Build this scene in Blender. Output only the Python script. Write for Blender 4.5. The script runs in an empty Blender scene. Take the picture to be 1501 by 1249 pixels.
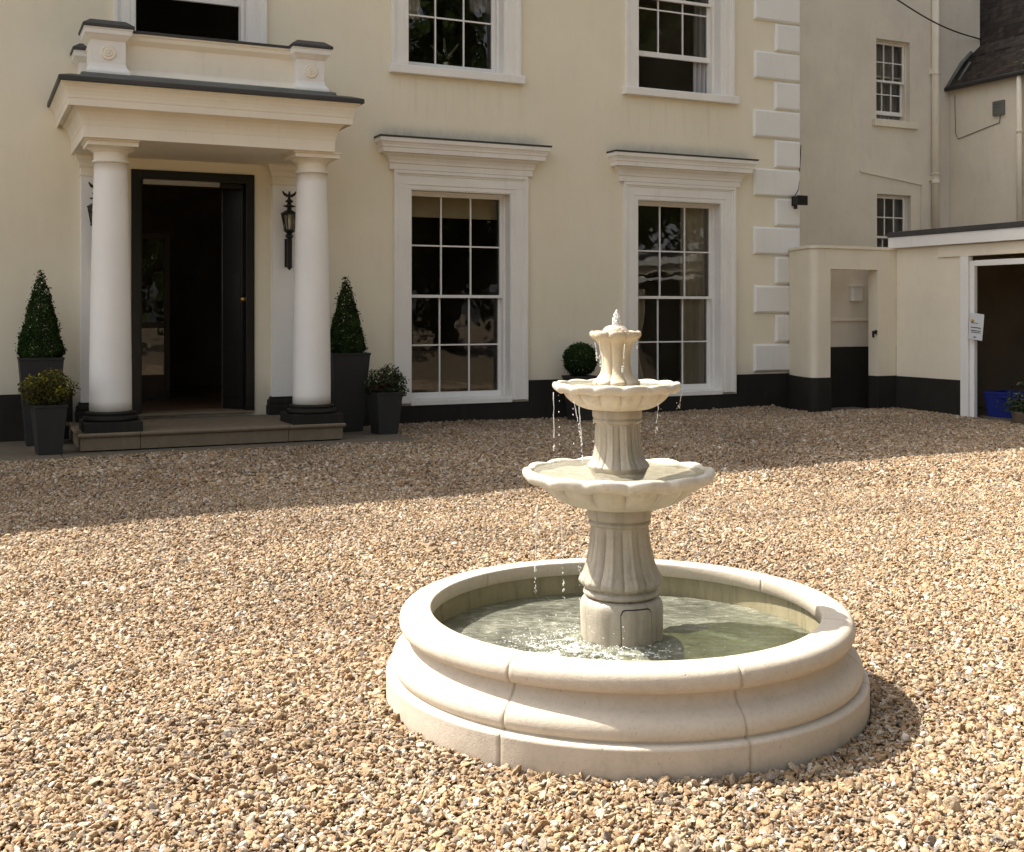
import bpy, bmesh, math, random
import numpy as np
from mathutils import Vector, Matrix, noise
R = math.radians
C = bpy.context.scene.collection
S = bpy.context.scene
PI = math.pi

# ---------------------------------------------------------------- camera, world, sun, exposure
cam = bpy.data.cameras.new('camera'); co = bpy.data.objects.new('camera', cam); C.objects.link(co)
co.location = (0, 0, 1.5); co.rotation_euler = (R(90), 0, 0)
cam.sensor_width = 36; cam.lens = 40.77; cam.shift_y = -0.1109; cam.clip_end = 600; cam.clip_start = 0.05
S.camera = co
SD = Vector((-0.686, 0.302, 1.0)).normalized()          # direction towards the sun
el = math.asin(SD.z)
w = bpy.data.worlds.new('World'); S.world = w; w.use_nodes = True
nt = w.node_tree; bg = nt.nodes['Background']
sky = nt.nodes.new('ShaderNodeTexSky'); sky.sky_type = 'NISHITA'; sky.sun_disc = False
sky.sun_elevation = el; sky.sun_rotation = math.atan2(SD.x, SD.y)
sky.air_density = 0.7; sky.dust_density = 3.0; sky.ozone_density = 0.3
hs = nt.nodes.new('ShaderNodeHueSaturation'); hs.inputs['Saturation'].default_value = 0.35
wm = nt.nodes.new('ShaderNodeMix'); wm.data_type = 'RGBA'; wm.blend_type = 'MULTIPLY'; wm.inputs[0].default_value = 1; wm.inputs[7].default_value = (1.0, 0.98, 0.94, 1)
nt.links.new(sky.outputs[0], hs.inputs['Color']); nt.links.new(hs.outputs[0], wm.inputs[6]); nt.links.new(wm.outputs[2], bg.inputs[0]); bg.inputs[1].default_value = 0.125
sl = bpy.data.lights.new('sun', 'SUN'); so = bpy.data.objects.new('sun', sl); C.objects.link(so)
sl.energy = 4.0; sl.angle = R(0.53); sl.color = (1.0, 0.93, 0.82)
so.rotation_euler = SD.to_track_quat('Z', 'Y').to_euler(); so.location = (-10, 8, 20)
S.view_settings.view_transform = 'Standard'; S.view_settings.look = 'None'
S.view_settings.exposure = 1.53; S.view_settings.gamma = 1.0
try:
    S.cycles.max_bounces = 8; S.cycles.transparent_max_bounces = 12; S.cycles.diffuse_bounces = 5
    S.cycles.caustics_reflective = False; S.cycles.caustics_refractive = False
except Exception: pass

# ---------------------------------------------------------------- materials
def newmat(name):
    m = bpy.data.materials.new(name); m.use_nodes = True
    nt = m.node_tree; return m, nt, nt.nodes['Principled BSDF']
def N(nt, t, **k):
    n = nt.nodes.new(t)
    for a, v in k.items():
        if a.startswith('i_'):
            key = a[2:]; key = int(key) if key.isdigit() else key.replace('_', ' ')
            n.inputs[key].default_value = v
        else: setattr(n, a, v)
    return n
def ramp(nt, fac, stops, interp='LINEAR'):
    r = nt.nodes.new('ShaderNodeValToRGB'); r.color_ramp.interpolation = interp
    e = r.color_ramp.elements
    while len(e) < len(stops): e.new(0.5)
    for i, (p, c) in enumerate(stops):
        e[i].position = p; e[i].color = (c[0], c[1], c[2], 1) if not isinstance(c, (int, float)) else (c, c, c, 1)
    nt.links.new(fac, r.inputs[0]); return r.outputs[0]
def mix(nt, fac, a, b, mode='MIX'):
    m = nt.nodes.new('ShaderNodeMix'); m.data_type = 'RGBA'; m.blend_type = mode
    for s, v in ((0, fac), (6, a), (7, b)):
        if isinstance(v, (int, float)): m.inputs[s].default_value = v
        elif isinstance(v, tuple): m.inputs[s].default_value = (v[0], v[1], v[2], 1)
        else: nt.links.new(v, m.inputs[s])
    return m.outputs[2]
def mth(nt, op, a, b=0.0, clamp=False):
    m = nt.nodes.new('ShaderNodeMath'); m.operation = op; m.use_clamp = clamp
    for s, v in ((0, a), (1, b)):
        if isinstance(v, (int, float)): m.inputs[s].default_value = v
        else: nt.links.new(v, m.inputs[s])
    return m.outputs[0]
def coords(nt): return nt.nodes.new('ShaderNodeTexCoord').outputs['Object']
def noise_t(nt, vec, scale, detail=4, rough=0.55, stretch=None):
    if stretch:
        mp = N(nt, 'ShaderNodeMapping'); mp.inputs['Scale'].default_value = stretch
        nt.links.new(vec, mp.inputs[0]); vec = mp.outputs[0]
    n = N(nt, 'ShaderNodeTexNoise'); n.inputs['Scale'].default_value = scale
    n.inputs['Detail'].default_value = detail; n.inputs['Roughness'].default_value = rough
    nt.links.new(vec, n.inputs['Vector']); return n.outputs['Fac']
def bump(nt, bsdf, h, strength, dist=0.01):
    b = N(nt, 'ShaderNodeBump'); b.inputs['Strength'].default_value = strength; b.inputs['Distance'].default_value = dist
    nt.links.new(h, b.inputs['Height']); nt.links.new(b.outputs[0], bsdf.inputs['Normal'])
def paint(name, col, rough=0.6, var=0.08, dirt=0.25, dirtcol=(0.22, 0.2, 0.15), bscale=90, bstr=0.25, bigb=0.3, spec=0.3):
    m, nt, b = newmat(name); v = coords(nt)
    n1 = noise_t(nt, v, 1.3, 5, 0.6); n2 = noise_t(nt, v, 14, 5, 0.65); n3 = noise_t(nt, v, 3.0, 6, 0.7, (3, 3, 0.5))
    lo = tuple(c * (1 - var) for c in col); hi = tuple(min(1, c * (1 + var * 0.5)) for c in col)
    c1 = ramp(nt, n1, [(0.3, lo), (0.7, hi)])
    d = ramp(nt, n3, [(0.55, 0), (0.8, dirt)])
    c2 = mix(nt, d, c1, dirtcol)
    sp = ramp(nt, n2, [(0.66, 0), (0.78, dirt * 0.6)])
    c3 = mix(nt, sp, c2, dirtcol)
    nt.links.new(c3, b.inputs['Base Color']); b.inputs['Roughness'].default_value = rough
    b.inputs['Specular IOR Level'].default_value = spec
    h = mth(nt, 'ADD', mth(nt, 'MULTIPLY', noise_t(nt, v, bscale, 3), 0.5), mth(nt, 'MULTIPLY', noise_t(nt, v, 5, 3), bigb * 4))
    bump(nt, b, h, bstr, 0.006)
    return m
M = {}
M['white'] = paint('white_paint', (0.79, 0.78, 0.75), 0.5, 0.05, 0.16, (0.3, 0.27, 0.22), 60, 0.2)
M['white_col'] = paint('column_paint', (0.86, 0.84, 0.80), 0.5, 0.05, 0.10, (0.35, 0.32, 0.27), 60, 0.25)
M['trim'] = paint('window_trim_paint', (0.84, 0.815, 0.765), 0.5, 0.06, 0.22, (0.3, 0.27, 0.2), 50, 0.2)
M['cream_trim'] = paint('portico_paint', (0.82, 0.765, 0.65), 0.6, 0.06, 0.2, (0.33, 0.3, 0.22), 50, 0.25)
M['black'] = paint('black_masonry_paint', (0.026, 0.024, 0.020), 0.7, 0.3, 0.3, (0.07, 0.06, 0.045), 60, 0.4, 0.3, 0.15)
M['blackgloss'] = paint('black_gloss_paint', (0.014, 0.013, 0.011), 0.3, 0.3, 0.1, (0.03, 0.027, 0.02), 40, 0.1)
M['iron'] = paint('wrought_iron', (0.020, 0.018, 0.016), 0.45, 0.3, 0.2, (0.05, 0.03, 0.02), 80, 0.2)
M['wing'] = paint('wing_render', (0.72, 0.66, 0.56), 0.85, 0.08, 0.28, (0.27, 0.26, 0.22), 70, 0.35, 0.5)
M['annex'] = paint('annex_render', (0.76, 0.69, 0.57), 0.85, 0.08, 0.3, (0.33, 0.31, 0.25), 70, 0.4, 0.6)
M['gwall'] = paint('garden_wall_render', (0.78, 0.71, 0.57), 0.8, 0.07, 0.18, (0.34, 0.31, 0.24), 60, 0.4, 0.5)
M['lead'] = paint('lead_sheet', (0.055, 0.053, 0.052), 0.5, 0.25, 0.3, (0.12, 0.13, 0.11), 30, 0.3)
M['leadg'] = paint('weathered_lead', (0.16, 0.165, 0.145), 0.6, 0.3, 0.5, (0.06, 0.07, 0.055), 30, 0.4)
M['wood_dark'] = paint('dark_wood', (0.05, 0.03, 0.018), 0.4, 0.3, 0.2, (0.02, 0.015, 0.01), 30, 0.2)
M['wood_mid'] = paint('hall_wood', (0.24, 0.13, 0.07), 0.35, 0.25, 0.3, (0.08, 0.04, 0.02), 30, 0.15)
M['interior'] = paint('interior_wall', (0.21, 0.17, 0.125), 0.8, 0.2, 0.2, (0.03, 0.03, 0.03), 20, 0.1)
M['cloth'] = paint('curtain_cloth', (0.50, 0.46, 0.38), 0.9, 0.12, 0.2, (0.3, 0.28, 0.22), 120, 0.2)
M['lace'] = paint('net_curtain', (0.36, 0.35, 0.36), 0.9, 0.12, 0.2, (0.2, 0.2, 0.2), 120, 0.2)
M['blind'] = paint('blind_cloth', (0.46, 0.39, 0.26), 0.9, 0.08, 0.1, (0.3, 0.26, 0.2), 120, 0.2)
M['pot'] = paint('planter_charcoal', (0.034, 0.033, 0.032), 0.6, 0.2, 0.25, (0.06, 0.06, 0.05), 60, 0.15)
M['brass'] = paint('brass', (0.45, 0.28, 0.09), 0.35, 0.1, 0.2, (0.1, 0.07, 0.03), 60, 0.1)
M['brass'].node_tree.nodes['Principled BSDF'].inputs['Metallic'].default_value = 0.9
M['silver'] = paint('metal_strip', (0.45, 0.42, 0.38), 0.3, 0.2, 0.4, (0.15, 0.13, 0.1), 60, 0.1)
M['silver'].node_tree.nodes['Principled BSDF'].inputs['Metallic'].default_value = 0.8
M['blue'] = paint('blue_plastic', (0.012, 0.022, 0.16), 0.4, 0.1, 0.15, (0.03, 0.03, 0.06), 60, 0.1)
M['paper'] = paint('notice_card', (0.62, 0.64, 0.66), 0.5, 0.04, 0.1, (0.4, 0.4, 0.38), 60, 0.05)
M['ink'] = paint('notice_ink', (0.06, 0.06, 0.07), 0.6, 0.05, 0.0)
M['yellow'] = paint('notice_yellow', (0.6, 0.38, 0.08), 0.6, 0.05, 0.0)
M['card'] = paint('cardboard', (0.22, 0.13, 0.07), 0.8, 0.15, 0.2, (0.1, 0.06, 0.03), 50, 0.1)
M['red'] = paint('faded_red', (0.25, 0.05, 0.035), 0.6, 0.15, 0.2, (0.1, 0.04, 0.03), 50, 0.1)
M['soil'] = paint('potting_soil', (0.03, 0.022, 0.015), 0.95, 0.3, 0.3, (0.01, 0.01, 0.01), 80, 0.8)
M['bark'] = paint('bark', (0.07, 0.05, 0.035), 0.95, 0.3, 0.3, (0.02, 0.02, 0.015), 40, 0.8)

# main house render: cream with grey-green weathering above the hoods
def house_render():
    m, nt, b = newmat('cream_render'); v = coords(nt)
    n1 = noise_t(nt, v, 0.7, 5, 0.6); n3 = noise_t(nt, v, 2.2, 6, 0.7, (2.5, 2.5, 0.5)); n4 = noise_t(nt, v, 9, 5, 0.7)
    c = ramp(nt, n1, [(0.3, (0.76, 0.70, 0.55)), (0.7, (0.82, 0.755, 0.60))])
    c = mix(nt, ramp(nt, n3, [(0.5, 0), (0.85, 0.20)]), c, (0.56, 0.51, 0.40))
    c = mix(nt, ramp(nt, n4, [(0.62, 0), (0.8, 0.16)]), c, (0.35, 0.31, 0.23))
    sx = N(nt, 'ShaderNodeSeparateXYZ'); nt.links.new(v, sx.inputs[0])
    def band(o, a, b_, f):
        lo = N(nt, 'ShaderNodeMapRange', interpolation_type='SMOOTHSTEP'); nt.links.new(o, lo.inputs[0]); lo.inputs[1].default_value = a - f; lo.inputs[2].default_value = a + f
        hi = N(nt, 'ShaderNodeMapRange', interpolation_type='SMOOTHSTEP'); nt.links.new(o, hi.inputs[0]); hi.inputs[1].default_value = b_ + f; hi.inputs[2].default_value = b_ - f
        return mth(nt, 'MULTIPLY', lo.outputs[0], hi.outputs[0])
    zz = band(sx.outputs[2], 3.75, 3.93, 0.13)
    st = mth(nt, 'MULTIPLY', zz, mth(nt, 'ADD', band(sx.outputs[0], 5.0, 7.3, 0.2), band(sx.outputs[0], 8.6, 10.9, 0.2)))
    n5 = noise_t(nt, v, 5, 5, 0.7, (1.5, 1, 0.8))
    st = mth(nt, 'MULTIPLY', st, mth(nt, 'ADD', mth(nt, 'MULTIPLY', n5, 1.6), -0.15, True), True)
    c = mix(nt, mth(nt, 'MULTIPLY', st, 0.75), c, (0.33, 0.34, 0.31))
    dz = band(sx.outputs[2], 4.15, 4.62, 0.10)
    du = mth(nt, 'ADD', band(sx.outputs[0], 5.1, 7.05, 0.03), band(sx.outputs[0], 8.65, 10.6, 0.03))
    dr_ = ramp(nt, noise_t(nt, v, 3.0, 5, 0.7, (4, 4, .25)), [(0.50, 0), (0.68, 1)])
    c = mix(nt, mth(nt, 'MULTIPLY', mth(nt, 'MULTIPLY', dz, du), mth(nt, 'MULTIPLY', dr_, 0.22)), c, (0.42, 0.39, 0.32))
    splash = band(sx.outputs[2], 0.0, 0.62, 0.2)
    c = mix(nt, mth(nt, 'MULTIPLY', splash, mth(nt, 'MULTIPLY', n3, 0.6)), c, (0.36, 0.33, 0.27))
    nt.links.new(c, b.inputs['Base Color']); b.inputs['Roughness'].default_value = 0.85; b.inputs['Specular IOR Level'].default_value = 0.2
    h = mth(nt, 'ADD', mth(nt, 'MULTIPLY', noise_t(nt, v, 70, 3), 0.4), mth(nt, 'MULTIPLY', noise_t(nt, v, 2.5, 4), 3.0))
    bump(nt, b, h, 0.3, 0.01)
    return m
M['cream'] = house_render()

def cast_stone(name, col, wet=0.0, green=0.0, joints=False):
    m, nt, b = newmat(name); v = coords(nt)
    n1 = noise_t(nt, v, 3, 6, 0.65); n2 = noise_t(nt, v, 60, 4, 0.7); n3 = noise_t(nt, v, 9, 6, 0.7, (1, 1, 0.35))
    c = ramp(nt, n1, [(0.3, tuple(x * 0.86 for x in col)), (0.7, col)])
    c = mix(nt, ramp(nt, n2, [(0.35, 0.25), (0.5, 0.0)]), c, tuple(x * 0.6 for x in col))
    c = mix(nt, ramp(nt, n3, [(0.52, 0), (0.8, 0.35)]), c, (0.30, 0.25, 0.17))
    sx = N(nt, 'ShaderNodeSeparateXYZ'); nt.links.new(v, sx.inputs[0])
    pit = ramp(nt, noise_t(nt, v, 75, 2, 0.5), [(0.24, 1), (0.31, 0)])
    c = mix(nt, mth(nt, 'MULTIPLY', pit, .5), c, tuple(x * .45 for x in col))
    blot = ramp(nt, noise_t(nt, v, 5.5, 6, 0.75), [(0.56, 0), (0.70, .30)])
    c = mix(nt, blot, c, (0.33, 0.31, 0.23))
    if joints:   # grime that has settled beside the joints of the basin segments, and soil splashed on the foot
        ang = mth(nt, 'ARCTAN2', sx.outputs[1], sx.outputs[0])
        ph = mth(nt, 'ADD', ang, R(121) + mth_noise(nt, v))
        fr = mth(nt, 'FRACT', mth(nt, 'ADD', mth(nt, 'DIVIDE', ph, 2 * PI / 7), 7.0))
        dd = mth(nt, 'MINIMUM', fr, mth(nt, 'SUBTRACT', 1.0, fr))
        dd = mth(nt, 'ADD', dd, mth(nt, 'MULTIPLY', mth(nt, 'SUBTRACT', noise_t(nt, v, 25, 4), 0.5), 0.014))
        j = ramp(nt, dd, [(0.0, 0.45), (0.006, 0.3), (0.013, 0.0)])
        c = mix(nt, j, c, (0.30, 0.24, 0.17))
        foot = N(nt, 'ShaderNodeMapRange'); nt.links.new(sx.outputs[2], foot.inputs[0]); foot.inputs[1].default_value = 0.0; foot.inputs[2].default_value = 0.06; foot.inputs[3].default_value = 0.55; foot.inputs[4].default_value = 0.0
        c = mix(nt, mth(nt, 'MULTIPLY', foot.outputs[0], n3), c, (0.28, 0.21, 0.13))
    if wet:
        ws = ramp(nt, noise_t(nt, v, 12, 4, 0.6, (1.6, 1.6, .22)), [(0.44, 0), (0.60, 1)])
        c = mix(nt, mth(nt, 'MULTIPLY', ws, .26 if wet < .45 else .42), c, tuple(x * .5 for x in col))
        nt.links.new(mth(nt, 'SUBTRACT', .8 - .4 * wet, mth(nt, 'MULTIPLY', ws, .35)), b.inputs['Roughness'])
    nt.links.new(c, b.inputs['Base Color']); b.inputs['Roughness'].default_value = 0.85 - 0.5 * wet
    b.inputs['Specular IOR Level'].default_value = 0.25 + 0.3 * wet
    h = mth(nt, 'ADD', mth(nt, 'SUBTRACT', noise_t(nt, v, 160, 3, 0.7), mth(nt, 'MULTIPLY', pit, .8)), mth(nt, 'MULTIPLY', noise_t(nt, v, 22, 4), 1.2))
    bump(nt, b, h, 0.45, 0.003)
    return m
def mth_noise(nt, v): return 0.0
M['basin'] = cast_stone('basin_cast_stone', (0.555, 0.49, 0.405), 0, 0, True)
M['inner'] = cast_stone('basin_liner', (0.34, 0.30, 0.19), 0.5)
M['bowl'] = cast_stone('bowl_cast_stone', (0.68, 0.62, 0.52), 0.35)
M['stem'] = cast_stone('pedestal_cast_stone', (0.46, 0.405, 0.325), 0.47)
M['stem2'] = cast_stone('finial_cast_stone', (0.60, 0.50, 0.36), 0.4)
M['step'] = cast_stone('sandstone', (0.20, 0.155, 0.105), 0.0)
M['paving'] = cast_stone('paving_stone', (0.15, 0.125, 0.09), 0.0)

def slate():
    m, nt, b = newmat('slate'); v = coords(nt)
    mp = N(nt, 'ShaderNodeMapping'); mp.inputs['Rotation'].default_value = (0, 0, R(90)); nt.links.new(v, mp.inputs[0])
    br = N(nt, 'ShaderNodeTexBrick'); nt.links.new(mp.outputs[0], br.inputs[0]); br.inputs['Scale'].default_value = 4.0
    br.inputs['Color1'].default_value = (0.022, 0.018, 0.016, 1); br.inputs['Color2'].default_value = (0.060, 0.044, 0.034, 1); br.inputs['Mortar'].default_value = (0.012, 0.012, 0.012, 1)
    br.inputs['Mortar Size'].default_value = 0.012
    c = mix(nt, ramp(nt, noise_t(nt, v, 5, 5, 0.7), [(0.5, 0), (0.75, 0.5)]), br.outputs[0], (0.075, 0.062, 0.042))
    nt.links.new(c, b.inputs['Base Color']); b.inputs['Roughness'].default_value = 0.75; b.inputs['Specular IOR Level'].default_value = 0.12
    bump(nt, b, br.outputs['Fac'], -0.6, 0.01); return m
M['slate'] = slate()

def glass():
    m, nt, b = newmat('window_glass'); out = nt.nodes['Material Output']; nt.nodes.remove(b)
    t = N(nt, 'ShaderNodeBsdfTransparent'); t.inputs[0].default_value = (0.86, 0.85, 0.80, 1)
    g = N(nt, 'ShaderNodeBsdfGlossy'); g.inputs['Roughness'].default_value = 0.015; g.inputs[0].default_value = (1, 1, 1, 1)
    fr = N(nt, 'ShaderNodeFresnel'); fr.inputs[0].default_value = 1.52
    v = coords(nt); bb = N(nt, 'ShaderNodeBump'); bb.inputs['Strength'].default_value = 0.12; bb.inputs['Distance'].default_value = 0.02
    nt.links.new(noise_t(nt, v, 2.6, 2), bb.inputs['Height']); nt.links.new(bb.outputs[0], g.inputs['Normal']); nt.links.new(bb.outputs[0], fr.inputs['Normal'])
    mx = N(nt, 'ShaderNodeMixShader'); nt.links.new(mth(nt, 'MULTIPLY', fr.outputs[0], 1.05, True), mx.inputs[0])
    nt.links.new(t.outputs[0], mx.inputs[1]); nt.links.new(g.outputs[0], mx.inputs[2]); nt.links.new(mx.outputs[0], out.inputs[0])
    return m
M['glass'] = glass()

def leafmat(name, stops, rough=0.65, trans=0.2):
    m, nt, b = newmat(name)
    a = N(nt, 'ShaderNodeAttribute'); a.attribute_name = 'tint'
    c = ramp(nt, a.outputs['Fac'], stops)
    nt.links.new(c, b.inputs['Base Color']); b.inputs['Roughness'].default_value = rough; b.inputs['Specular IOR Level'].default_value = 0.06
    out = nt.nodes['Material Output']; tr = N(nt, 'ShaderNodeBsdfTranslucent'); nt.links.new(c, tr.inputs[0])
    mx = N(nt, 'ShaderNodeMixShader'); mx.inputs[0].default_value = trans
    nt.links.new(b.outputs[0], mx.inputs[1]); nt.links.new(tr.outputs[0], mx.inputs[2]); nt.links.new(mx.outputs[0], out.inputs[0])
    return m
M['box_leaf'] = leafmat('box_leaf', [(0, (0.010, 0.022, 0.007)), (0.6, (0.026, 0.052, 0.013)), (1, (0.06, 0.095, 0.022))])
M['gold_leaf'] = leafmat('golden_leaf', [(0, (0.05, 0.045, 0.012)), (0.35, (0.085, 0.075, 0.022)), (0.7, (0.13, 0.14, 0.025)), (1, (0.38, 0.30, 0.03))])
M['red_leaf'] = leafmat('red_flower', [(0, (0.16, 0.03, 0.02)), (1, (0.28, 0.07, 0.05))])
M['shrub_leaf'] = leafmat('shrub_leaf', [(0, (0.016, 0.03, 0.012)), (0.5, (0.045, 0.06, 0.024)), (0.85, (0.09, 0.10, 0.05)), (1, (0.30, 0.30, 0.22))])
M['tree_leaf'] = leafmat('tree_leaf', [(0, (0.02, 0.035, 0.01)), (1, (0.06, 0.09, 0.025))], 0.6)
M['petal'] = leafmat('white_petal', [(0, (0.45, 0.45, 0.33)), (1, (0.8, 0.8, 0.68))])

def stones():
    m, nt, b = newmat('gravel_stone')
    oi = N(nt, 'ShaderNodeObjectInfo'); v = coords(nt)
    c = ramp(nt, oi.outputs['Random'], [(0.0, (0.295, 0.200, 0.114)), (0.15, (0.433, 0.345, 0.245)), (0.28, (0.217, 0.135, 0.076)), (0.40, (0.355, 0.255, 0.164)), (0.52, (0.483, 0.420, 0.338)),
        (0.62, (0.197, 0.165, 0.142)), (0.68, (0.325, 0.190, 0.098)), (0.77, (0.148, 0.130, 0.125)), (0.83, (0.394, 0.280, 0.158)), (0.91, (0.571, 0.530, 0.491)), (0.97, (0.167, 0.090, 0.055))], 'CONSTANT')
    ad = N(nt, 'ShaderNodeVectorMath', operation='ADD'); nt.links.new(v, ad.inputs[0])
    cx = N(nt, 'ShaderNodeCombineXYZ'); nt.links.new(mth(nt, 'MULTIPLY', oi.outputs['Random'], 97.0), cx.inputs[0]); nt.links.new(cx.outputs[0], ad.inputs[1])
    n = noise_t(nt, ad.outputs[0], 1.6, 5, 0.65)
    c = mix(nt, ramp(nt, n, [(0.42, 0), (0.62, 0.5)]), c, (0.406, 0.317, 0.204))
    c = mix(nt, ramp(nt, noise_t(nt, ad.outputs[0], 4.5, 4), [(0.56, 0), (0.68, 0.45)]), c, (0.145, 0.106, 0.070))
    pt = noise_t(nt, oi.outputs['Location'], 0.55, 4, 0.6); c = mix(nt, 1.0, c, ramp(nt, pt, [(0.35, (0.80, 0.77, 0.74)), (0.6, (1.08, 1.06, 1.02))]), 'MULTIPLY')
    nt.links.new(c, b.inputs['Base Color']); b.inputs['Roughness'].default_value = 0.7; b.inputs['Specular IOR Level'].default_value = 0.3
    bump(nt, b, noise_t(nt, v, 5, 4), 0.3, 0.1); return m
M['stone'] = stones()
def groundmat():
    m, nt, b = newmat('gravel_bed'); v = coords(nt)
    vo = N(nt, 'ShaderNodeTexVoronoi'); vo.inputs['Scale'].default_value = 60; nt.links.new(v, vo.inputs['Vector'])
    sp = N(nt, 'ShaderNodeSeparateColor'); nt.links.new(vo.outputs['Color'], sp.inputs[0])
    c = ramp(nt, sp.outputs[0], [(0, (0.212, 0.138, 0.072)), (0.4, (0.305, 0.223, 0.127)), (0.7, (0.384, 0.315, 0.205)), (1, (0.166, 0.118, 0.072))])
    c = mix(nt, ramp(nt, vo.outputs['Distance'], [(0.3, 0.0), (0.7, 0.75)]), c, (0.060, 0.039, 0.021))
    nt.links.new(c, b.inputs['Base Color']); b.inputs['Roughness'].default_value = 0.9
    bump(nt, b, mth(nt, 'MULTIPLY', vo.outputs['Distance'], -1.0), 1.0, 0.02); return m
M['ground'] = groundmat()

def watermat(name='pool_water', stops=[(0.38, (0.18, 0.19, 0.15)), (0.58, (0.40, 0.40, 0.33)), (0.70, (0.62, 0.60, 0.50))], lo=0.5, cover=0.55, tint=(0.72, 0.80, 0.64, 1)):  # palest default stop paints sun-caustic streaks into the pool colour
    m, nt, b = newmat(name); out = nt.nodes['Material Output']; v = coords(nt)
    b.inputs['Base Color'].default_value = (0.30, 0.31, 0.24, 1); b.inputs['Roughness'].default_value = 0.05; b.inputs['IOR'].default_value = 1.33; b.inputs['Specular IOR Level'].default_value = 0.6
    c = ramp(nt, noise_t(nt, v, 16, 5, 0.7, (1, 2.2, 1)), stops)
    big = ramp(nt, noise_t(nt, v, 3.2, 3, 0.6), [(0.38, lo), (0.62, 1.0)])
    c = mix(nt, 1.0, c, big, 'MULTIPLY'); nt.links.new(c, b.inputs['Base Color'])
    t = N(nt, 'ShaderNodeBsdfTransparent'); t.inputs[0].default_value = tint
    mx = N(nt, 'ShaderNodeMixShader'); mx.inputs[0].default_value = cover
    nt.links.new(t.outputs[0], mx.inputs[1]); nt.links.new(b.outputs[0], mx.inputs[2]); nt.links.new(mx.outputs[0], out.inputs[0])
    bump(nt, b, mth(nt, 'ADD', noise_t(nt, v, 45, 4, 0.6), mth(nt, 'MULTIPLY', noise_t(nt, v, 14, 3), 2.0)), 0.5, 0.01)
    return m
M['water'] = watermat()
M['bowl_water'] = watermat('bowl_water', [(0.36, (0.34, 0.34, 0.28)), (0.6, (0.52, 0.50, 0.42)), (0.72, (0.75, 0.72, 0.63))], 0.85, 0.45, (0.90, 0.90, 0.85, 1))
def dropmat():
    m, nt, b = newmat('water_drops'); out = nt.nodes['Material Output']
    b.inputs['Base Color'].default_value = (0.86, 0.86, 0.84, 1); b.inputs['Roughness'].default_value = 0.08; b.inputs['Specular IOR Level'].default_value = 0.9  # white base stands in for sun sparkle on the tiny drops
    t = N(nt, 'ShaderNodeBsdfTransparent'); mx = N(nt, 'ShaderNodeMixShader'); mx.inputs[0].default_value = 0.55
    nt.links.new(t.outputs[0], mx.inputs[1]); nt.links.new(b.outputs[0], mx.inputs[2]); nt.links.new(mx.outputs[0], out.inputs[0]); return m
M['drops'] = dropmat()

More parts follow.
